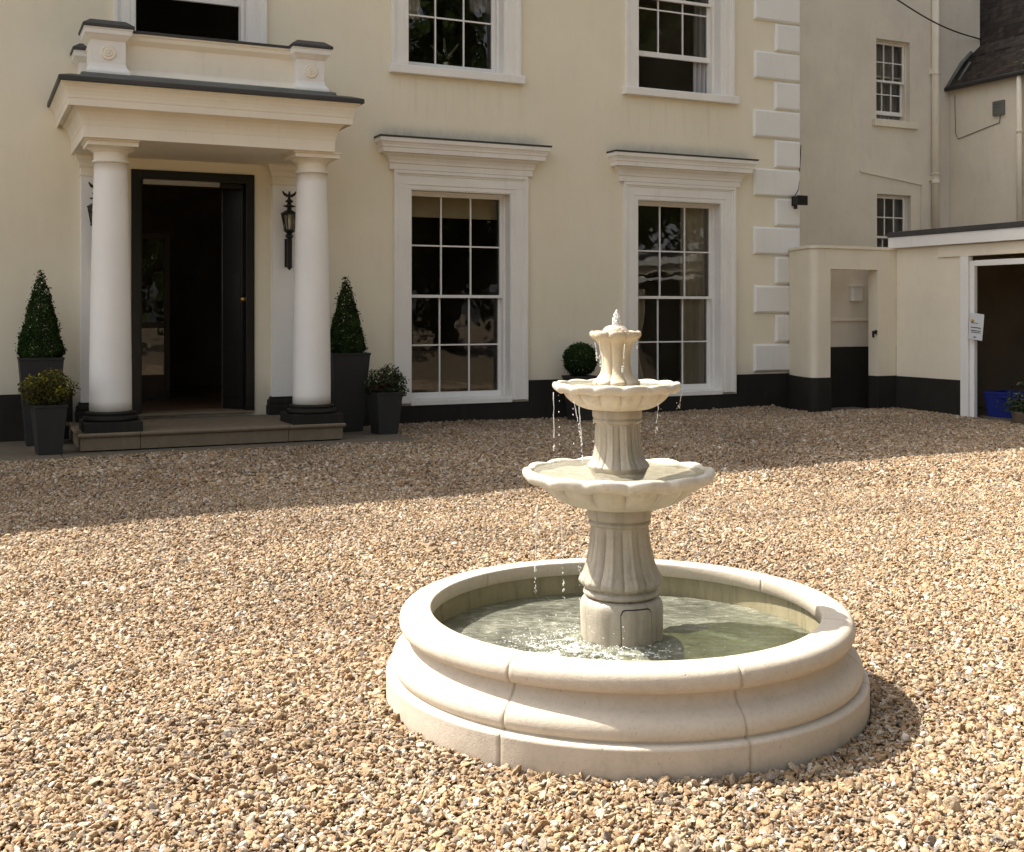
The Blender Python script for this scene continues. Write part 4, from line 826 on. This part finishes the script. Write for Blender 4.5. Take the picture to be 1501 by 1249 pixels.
b = MB(); b.lathe([(.786, .281), (.785, .18), (.78, .06), (.75, .035), (.02, .03)], 160, cap=False); b.build('basin_liner', 'inner', bo)
def lean(b):
    b.v = [(x - .0215 * (z - .24), y + .065, z) for x, y, z in b.v]; return b
# plinth disc under the column
b = MB(); b.lathe([(.25, .03)] + fine([(.25, .145), (.246, .158), (.235, .165), (.20, .168), (.10, .170)], 3), 72, c=(0, .065, 0)); b.build('plinth_disc', 'stem', ft)
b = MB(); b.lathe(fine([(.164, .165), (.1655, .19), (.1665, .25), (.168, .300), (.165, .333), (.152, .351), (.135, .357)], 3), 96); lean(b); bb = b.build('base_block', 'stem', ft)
# access panel on the base block (front)
def panel(b, a0, a1, z0, z1, r0, r1, rc=.02, n=14, tail=True):
    sh_ = []
    for i in range(n + 1): sh_.append((a0 + (a1 - a0) * i / n, z0))
    v = []; cols_ = 16
    for rr in (r0, r1):
        for i in range(cols_ + 1):
            t = i / cols_; a = a0 + (a1 - a0) * t; dx = min(t, 1 - t) * (a1 - a0) * .166; cut = rc - math.sqrt(max(0, rc * rc - max(0, rc - dx) ** 2)) if dx < rc else 0
            v += [(rr * math.cos(a), rr * math.sin(a), z0), (rr * math.cos(a), rr * math.sin(a), z1 - cut)]
    m = (cols_ + 1) * 2; f = []
    for i in range(cols_): f.append((m + i * 2, m + i * 2 + 2, m + i * 2 + 3, m + i * 2 + 1)); f.append((i * 2 + 1, i * 2 + 3, m + i * 2 + 3, m + i * 2 + 1)); f.append((i * 2, i * 2 + 2, m + i * 2 + 2, m + i * 2))
    f += [(0, 1, m + 1, m), (m - 2, m - 1, 2 * m - 1, 2 * m - 2)]; b.add(v, f, False); return b
pa0, pa1 = R(-90 - 3.5 - 2), R(-90 + 40 - 2)
b = MB(); panel(b, pa0 - .018, pa1 + .018, .170, .3375, .15, .1693); lean(b).build('gap_shade_strip', 'iron', bb)  # raised dark strip stands in for the shaded groove round the panel
b = MB(); panel(b, pa0, pa1, .171, .334, .15, .1712); lean(b).build('access_panel', 'stem', bb)
def petals(n, amp, rib=0.0, z0=0, z1=1, fl=.12):
    def fr_(a, k, r_, z_):
        t = (z_ - z0) / (z1 - z0)
        if t < 0 or t > 1: return r_, z_
        e_ = min(1, t / fl, (1 - t) / fl); e_ = max(0, e_) ** .5
        c = abs(math.cos(a * n / 2)); lob = c ** .45 - .75
        rb = math.exp(-((1 - c) / .03) ** 2) if rib else 0
        return r_ + e_ * (amp * lob + rib * rb), z_
    return fr_
n_ = 240
b = MB()
low = fine([(.135, .357), (.150, .365), (.153, .375), (.146, .385), (.140, .389)], 3) + fine([(.142, .392), (.158, .404), (.1635, .420), (.158, .436), (.144, .461), (.131, .50), (.120, .55), (.1145, .59), (.113, .640)], 5) + fine([(.114, .642), (.124, .648), (.126, .655), (.120, .662), (.118, .665)], 3) + fine([(.121, .667), (.129, .672), (.1295, .705), (.128, .720)], 2)
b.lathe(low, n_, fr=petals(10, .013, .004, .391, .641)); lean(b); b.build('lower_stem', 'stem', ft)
def bowl(Rr, zr, zb, rb, n, th, depth, wl):
    pr = []; out = []
    und = fine([(rb, zb), (rb + (Rr - rb) * .26, zb + (zr - zb) * .08), (rb + (Rr - rb) * .50, zb + (zr - zb) * .26), (rb + (Rr - rb) * .66, zb + (zr - zb) * .48), (Rr * .83, zb + (zr - zb) * .68)], 6)
    lip = fine([(Rr * .86, zr - th * 1.02), (Rr * .92, zr - th * 1.12), (Rr * .975, zr - th * .90), (Rr, zr - th * .50), (Rr * .99, zr - th * .12), (Rr * .955, zr + .001), (Rr * .91, zr - th * .10), (Rr * .88, zr - th * .60)], 6)
    inn = fine([(Rr * .84, wl - .012), (Rr * .6, wl - depth * .6), (Rr * .3, wl - depth), (.03, wl - depth)], 3)
    prof = und + lip + inn; nu, nl = len(und), len(lip)
    def fr_(a, k, r_, z_):
        c = abs(math.cos(a * n / 2)); lob = (c * c + .02) ** .36
        if k < nu: t = (k / nu) ** .6; return r_ * (1 + t * (.12 * min(c, .9) ** .5 - .10)), z_
        if k < nu + nl:
            t = (k - nu) / nl; e_ = math.sin(PI * min(1, t * 1.05 + .12)) ** .5 if t < .9 else .3
            return r_ * (1 + .042 * (lob - .8) * (1 if t < .75 else (1 - t) * 4)), z_ + .010 * (lob - .7) * e_ * Rr / .388 * 1.6
        return r_, z_
    b = MB(); b.lathe(prof, n * 26, fr=fr_); return b
b = bowl(.386, .868, .712, .125, 14, .046, .06, .848); lean(b).build('lower_bowl', 'bowl', ft)
b = MB()
up = fine([(.100, .83), (.118, .868), (.122, .880), (.114, .893), (.100, .915), (.090, .955), (.087, 1.0), (.086, 1.050)], 5) + fine([(.087, 1.052), (.097, 1.058), (.099, 1.066), (.094, 1.073)], 3) + fine([(.095, 1.075), (.100, 1.080), (.1005, 1.10), (.098, 1.112)], 2)
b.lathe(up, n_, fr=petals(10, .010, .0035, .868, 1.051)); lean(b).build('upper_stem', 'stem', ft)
b = bowl(.258, 1.216, 1.106, .096, 14, .033, .035, 1.199); lean(b).build('upper_bowl', 'bowl', ft)
b = MB()
def ff(a, k, r_, z_):
    c = abs(math.cos(a * 4)); lob = c ** .5; t = (z_ - 1.20) / .22
    am = .09 + .05 * max(0, t) if r_ > .03 else 0
    if t < .12: am = .16
    if z_ > 1.415: am *= max(0, (r_ - .045) / .05)
    return r_ * (1 + am * (lob - .75)), z_ + (.007 * (lob - .7) if r_ > .085 and t > .8 else 0)
fin = fine([(.070, 1.19), (.090, 1.205), (.092, 1.220), (.080, 1.232), (.064, 1.255), (.057, 1.29), (.058, 1.33), (.066, 1.365), (.078, 1.385), (.094, 1.395), (.101, 1.405), (.100, 1.418), (.090, 1.424), (.074, 1.418), (.060, 1.412)], 5) + fine([(.054, 1.414), (.050, 1.430), (.036, 1.443), (.016, 1.449), (.003, 1.45)], 3)
b.lathe(fin, 192, fr=ff); lean(b).build('finial', 'stem2', ft)

# water surfaces (ripples modelled)
def water(name, R0, r0, z, drops, amp, nr, na, xo=0, mat='water'):
    v = []; f = []; rs = np.linspace(r0, R0, nr)
    for r_ in rs:
        for i in range(na):
            a = 2 * PI * i / na; x, y = r_ * math.cos(a), r_ * math.sin(a); h = 0
            for (dx, dy, s_, fq) in drops:
                d_ = math.hypot(x - dx, y - dy); h += s_ * math.cos(d_ * fq) * math.exp(-d_ * 4.5)
            h += .35 * noise.fractal(Vector((x * 9, y * 14, z * 7)), 1, 2, 3) 
            v.append((x + xo, y, h * amp))
    for k in range(nr - 1):
        for i in range(na): j = (i + 1) % na; f.append((k * na + i, k * na + j, (k + 1) * na + j, (k + 1) * na + i))
    b = MB(); b.add(v, f, True); o = b.build(name, mat); o.location = (FX, FY + (.065 if z > .5 else 0), z); return tag(o, kind='structure')
rnd = random.Random(3)
dr = [(-.22, -.12, 1.4, 70), (-.30, .05, 1.2, 60), (-.10, -.27, 1.6, 80), (.3, .1, .6, 55), (.05, -.35, 1.0, 75), (-.34, -.2, .9, 66), (.36, -.12, .5, 60), (0, .36, .5, 60)]
water('water', .782, .10, .194, dr, .0055, 110, 460)
water('water', .343, .085, .8605, [(.2, 0, .8, 90), (-.2, -.1, 1, 100), (0, .22, .7, 90)], .0026, 34, 180, -.0215 * .6, 'bowl_water')
water('water', .229, .06, 1.2085, [(.12, 0, .8, 110), (-.12, -.05, 1, 120)], .002, 24, 140, -.0215 * .96, 'bowl_water')

# splashes, foam and falling drops
S_ = MB(); rnd = random.Random(9)
def px(x, y, dy):     # point on the plane at distance FY+dy, measured on the photograph's proportions
    Y = FY + dy; return ((x - 750) / 1700 * Y - FX, dy, 1.5 - (y - 458) / 1700 * Y)
def strand(x0, y0, x1, y1, dy, dens=1.0, r0=.0022):
    n = int(10 * dens) + 3; ln = abs(y1 - y0)
    pa = px(x0, y0, dy)
    t1 = rnd.uniform(.4, .65); pts = []
    for i in range(7):
        t = t1 * i / 6; q = px(x0 + (x1 - x0) * t + rnd.uniform(-.5, .5), y0 + (y1 - y0) * t, dy); pts.append(q)
    S_.tube(pts, [r0 * rnd.uniform(.4, 1.1) for _ in pts], 6)
    for i in range(int(n * 1.3)):
        t = t1 + (1 - t1) * rnd.random() ** .8; q = px(x0 + (x1 - x0) * t + rnd.uniform(-1.5, 1.5), y0 + (y1 - y0) * t, dy)
        rr = rnd.uniform(.0012, .0032); S_.sphere(q, rr, 7, 5, (1, 1, rnd.uniform(1, 2.0)))
for a in ((811, 575, 812, 705, 0.0, 1.2), (841, 588, 853, 650, -.19, .8), (848, 596, 856, 695, -.2, 1.1), (999, 572, 994, 600, .0, .4), (965, 590, 961, 640, -.16, .6), (872, 502, 875, 528, -.05, .5), (878, 500, 881, 538, -.07, .6), (934, 500, 932, 512, 0, .3), (915, 505, 912, 545, -.09, .5), (786, 745, 784, 870, -.2, 1.1), (822, 755, 826, 880, -.3, 1.0), (848, 770, 850, 880, -.2, .6), (975, 760, 972, 800, -.28, .4), (1012, 745, 1010, 790, -.2, .3)): strand(*a)
# strands on the hidden side too, so the ring of drips goes all round
for k in range(7):
    a = R(20 + k * 22); rr = .262; x, y = rr * math.cos(a) - .02, rr * math.sin(a)
    for i in range(9): S_.sphere((x + rnd.uniform(-.002, .002), y, 1.18 - i * .035 - rnd.uniform(0, .02)), rnd.uniform(.001, .0028), 7, 5, (1, 1, 1.6))
# rising plume
for i in range(150):
    t = rnd.random(); h = 1.448 + .058 * t; rr = .0155 * (1 - t ** 2.2) + .002; a = rnd.uniform(0, 2 * PI)
    S_.sphere((rr * math.cos(a) * rnd.random() ** .4 - .026, rr * math.sin(a) * rnd.random() ** .4, h), rnd.uniform(.0022, .0048), 7, 5, (1, 1, 1.3))
for i in range(120):
    a = rnd.uniform(0, 2 * PI); r_ = rnd.uniform(.01, .05); S_.sphere((r_ * math.cos(a) - .026, r_ * math.sin(a), 1.45 - r_ * r_ * 12 + rnd.uniform(-.001, .003)), rnd.uniform(.002, .0045), 7, 4, (1, 1, .6))
# splash crown over the pool, left and front of the column
for i in range(900):
    x = rnd.gauss(-.20, .13); y = rnd.gauss(-.16, .14)
    if math.hypot(x, y) < .18 or math.hypot(x, y) > .7: continue
    S_.sphere((x, y, .200 + abs(rnd.gauss(0, .012)) + (rnd.uniform(0, .08) if rnd.random() < .12 else 0)), rnd.uniform(.0010, .0032), 6, 4)
o = S_.build('falling_water', 'drops', None); o.location = (FX, FY, 0); tag(o, 'water drops and thin streams falling between the fountain tiers', 'water drops', kind='stuff')
F_ = MB()
for i in range(2300):       # froth lying on the surface
    if i % 3: x, y = rnd.gauss(-.22, .13), rnd.gauss(-.17, .11)
    else: a = R(rnd.gauss(-130, 45)); r_ = .19 + abs(rnd.gauss(0, .07)); x, y = r_ * math.cos(a), r_ * math.sin(a)
    if math.hypot(x, y) > .74 or math.hypot(x, y - .065) < .17: continue
    if noise.noise(Vector((x * 16, y * 22, 0))) < -.05: continue
    F_.sphere((x, y, .1965 + rnd.uniform(-.002, .004)), rnd.uniform(.0015, .0055), 6, 3, (1.4, 1.2, .45))
o = F_.build('froth', 'drops', None); o.location = (FX, FY, 0); tag(o, 'white froth on the pool water around the fountain foot', 'froth', kind='stuff')

# ---------------------------------------------------------------- gravel (instanced stones)
def gravel():
    r = np.random.default_rng(17); out = []
    def field(y0, y1, dens, smin, smax, zl, zj):
        xm = lambda Y: (.4415 * Y + 1.45)
        A = (xm(y0) + xm(y1)) * (y1 - y0); n = int(A * dens * 1.25)
        Y = r.uniform(y0, y1, n); X = r.uniform(-1, 1, n) * xm(y1); k = np.abs(X) < xm(Y); X, Y = X[k], Y[k]
        Z = zl + r.uniform(-zj, zj, len(X)); Sx = np.exp(r.normal(0, .28, len(X))) * (smin + smax) / 2; out.append(np.stack([X, Y, Z, Sx], 1))
    field(2.6, 6.2, 9500, .0058, .0088, -.004, .0055)
    field(2.6, 6.2, 1100, .0085, .0118, .003, .004)
    field(6.2, 10, 5000, .0078, .011, -.004, .0075)
    field(10, 20.5, 2300, .0105, .015, -.003, .009)
    P = np.concatenate(out); X, Y = P[:, 0], P[:, 1]
    dx, dy = X + 6.213, Y - 13.156; u = dx * math.cos(TH) + dy * math.sin(TH); y = -dx * math.sin(TH) + dy * math.cos(TH)
    rf_ = np.hypot(X - FX, Y - FY)
    ok = (rf_ > .945) & (y < -.04)
    ok &= ~((u > .30) & (u < 4.78) & (y > -1.91))
    ok &= ~((u > 11.33) & (y > -1.03)); ok &= ~(u > GU - .02)
    P = P[ok]; rf_ = rf_[ok]; u = u[ok]; y = y[ok]
    # low undulations, and a slight bank against basin, plinth and paving
    def und(X, Y): return .006 * np.sin(X * 1.9 + .6 * Y) + .005 * np.sin(Y * 2.7 - X * 1.1) + .004 * np.sin(X * 5.3 + 2) * np.sin(Y * 4.7)
    P[:, 2] += und(P[:, 0], P[:, 1]) + .012 * np.exp(-(rf_ - .94) / .10) + .03 * np.exp(y / .25) + .02 * np.exp(-np.abs(y + 1.95) / .15) * ((u > .2) & (u < 4.9))
    P[:, 2] += .05 * np.clip((u - 9) / 3, 0, 1) * np.clip((y + 4) / 4, 0, 1)
    # tyre-worn furrow, gently sunk
    n = len(P); print('stones', n)
    me = bpy.data.meshes.new('gravel'); me.vertices.add(n); me.vertices.foreach_set('co', P[:, :3].astype(np.float32).ravel())
    a = me.attributes.new('scl', 'FLOAT', 'POINT'); a.data.foreach_set('value', P[:, 3].astype(np.float32))
    e = np.stack([r.normal(0, .6, n), r.normal(0, .6, n), r.uniform(0, 6.28, n)], 1)
    a = me.attributes.new('rot', 'FLOAT_VECTOR', 'POINT'); a.data.foreach_set('vector', e.astype(np.float32).ravel())
    a = me.attributes.new('idx', 'INT', 'POINT'); a.data.foreach_set('value', r.integers(0, 12, n).astype(np.int32))
    o = bpy.data.objects.new('gravel', me); C.objects.link(o)
    ng = bpy.data.node_groups.new('gravel_scatter', 'GeometryNodeTree')
    ng.interface.new_socket('Geometry', in_out='INPUT', socket_type='NodeSocketGeometry'); ng.interface.new_socket('Geometry', in_out='OUTPUT', socket_type='NodeSocketGeometry')
    nd = ng.nodes; L = ng.links; gi = nd.new('NodeGroupInput'); go = nd.new('NodeGroupOutput'); jn = nd.new('GeometryNodeJoinGeometry')
    rr = random.Random(5)
    for k in range(12):
        ico = nd.new('GeometryNodeMeshIcoSphere'); ico.inputs['Radius'].default_value = 1; ico.inputs['Subdivisions'].default_value = 2
        pos = nd.new('GeometryNodeInputPosition'); ad = nd.new('ShaderNodeVectorMath'); ad.operation = 'ADD'; ad.inputs[1].default_value = (k * 7.3, k * 3.1, k)
        L.new(pos.outputs[0], ad.inputs[0])
        vo = nd.new('ShaderNodeTexVoronoi'); vo.inputs['Scale'].default_value = .75; L.new(ad.outputs[0], vo.inputs['Vector'])
        mp = nd.new('ShaderNodeMath'); mp.operation = 'MULTIPLY_ADD'; L.new(vo.outputs['Distance'], mp.inputs[0]); mp.inputs[1].default_value = -.75; mp.inputs[2].default_value = 1.35
        sc = nd.new('ShaderNodeVectorMath'); sc.operation = 'SCALE'; L.new(pos.outputs[0], sc.inputs[0]); L.new(mp.outputs[0], sc.inputs['Scale'])
        sp_ = nd.new('GeometryNodeSetPosition'); L.new(ico.outputs[0], sp_.inputs['Geometry']); L.new(sc.outputs[0], sp_.inputs['Position'])
        tr = nd.new('GeometryNodeTransform'); tr.inputs['Scale'].default_value = (rr.uniform(1.0, 1.4), rr.uniform(.7, 1.0), rr.uniform(.34, .62)); L.new(sp_.outputs[0], tr.inputs[0])
        ss = nd.new('GeometryNodeSetShadeSmooth'); ss.inputs['Shade Smooth'].default_value = False; L.new(tr.outputs[0], ss.inputs[0])
        sm = nd.new('GeometryNodeSetMaterial'); sm.inputs['Material'].default_value = M['stone']; L.new(ss.outputs[0], sm.inputs[0])
        g2 = nd.new('GeometryNodeGeometryToInstance'); L.new(sm.outputs[0], g2.inputs[0]); L.new(g2.outputs[0], jn.inputs[0])
    ip = nd.new('GeometryNodeInstanceOnPoints'); L.new(gi.outputs[0], ip.inputs['Points']); L.new(jn.outputs[0], ip.inputs['Instance']); ip.inputs['Pick Instance'].default_value = True
    def att(nm, tp): q = nd.new('GeometryNodeInputNamedAttribute'); q.data_type = tp; q.inputs['Name'].default_value = nm; return q.outputs['Attribute']
    L.new(att('idx', 'INT'), ip.inputs['Instance Index']); er = nd.new('FunctionNodeEulerToRotation'); L.new(att('rot', 'FLOAT_VECTOR'), er.inputs[0]); L.new(er.outputs[0], ip.inputs['Rotation']); L.new(att('scl', 'FLOAT'), ip.inputs['Scale'])
    L.new(ip.outputs[0], go.inputs[0])
    md = o.modifiers.new('scatter', 'NODES'); md.node_group = ng; me.materials.append(M['stone'])
    tag(o, 'loose tan and brown flint gravel covering the forecourt', 'gravel', kind='stuff')
gravel()

# ---------------------------------------------------------------- unseen trees added for dark window reflections and shade
ADDED_TREES = [(20.5, -9.5), (22, -14.5), (20, -19.5), (16, -24), (11, -27), (24, -11), (5, -30), (17.5, -29), (-2, -31)]
for k in range(9):
    q = W(*ADDED_TREES[k]); tx, ty = q.x, q.y; hh = rnd.uniform(13.5, 16.5)
    e = empty('tree', (tx, ty, -.02)); tag(e, 'unseen leafy tree added for window reflections, %s' % ['nearest the garage', 'second behind the garage', 'third behind the garage', 'at the corner of the garden', 'right of the middle', 'hidden behind the first', 'left of the middle', 'set back behind the corner tree', 'leftmost of all'][k], 'tree', 'unseen trees added for window reflections')
    b = MB(); b.tube([(0, 0, 0), (.1, 0, hh * .4), (0, .1, hh * .75)], [.3, .22, .08], 10)
    for q in range(5): a = q * 1.3; b.tube([(0, 0, hh * .35), (math.cos(a) * 1.8, math.sin(a) * 1.8, hh * .62)], [.12, .03], 6)
    b.build('trunk', 'bark', e)
    r = np.random.default_rng(100 + k); P = []; Nn = []
    for c_ in range(44):
        cc = r.normal(0, 1, 3) * np.array([2.0, 1.6, hh * .23]) + np.array([0, 0, hh * .52])
        if cc[2] < 1.5: cc[2] = 2.5
        d_ = r.normal(0, 1, (170, 3)); d_ /= np.linalg.norm(d_, axis=1)[:, None]; P.append(cc + d_ * r.uniform(.8, 1.5, (170, 1))); Nn.append(d_)
    leaves('crown', np.concatenate(P), np.concatenate(Nn), .42, 'tree_leaf', e, None, .7, .6, k)
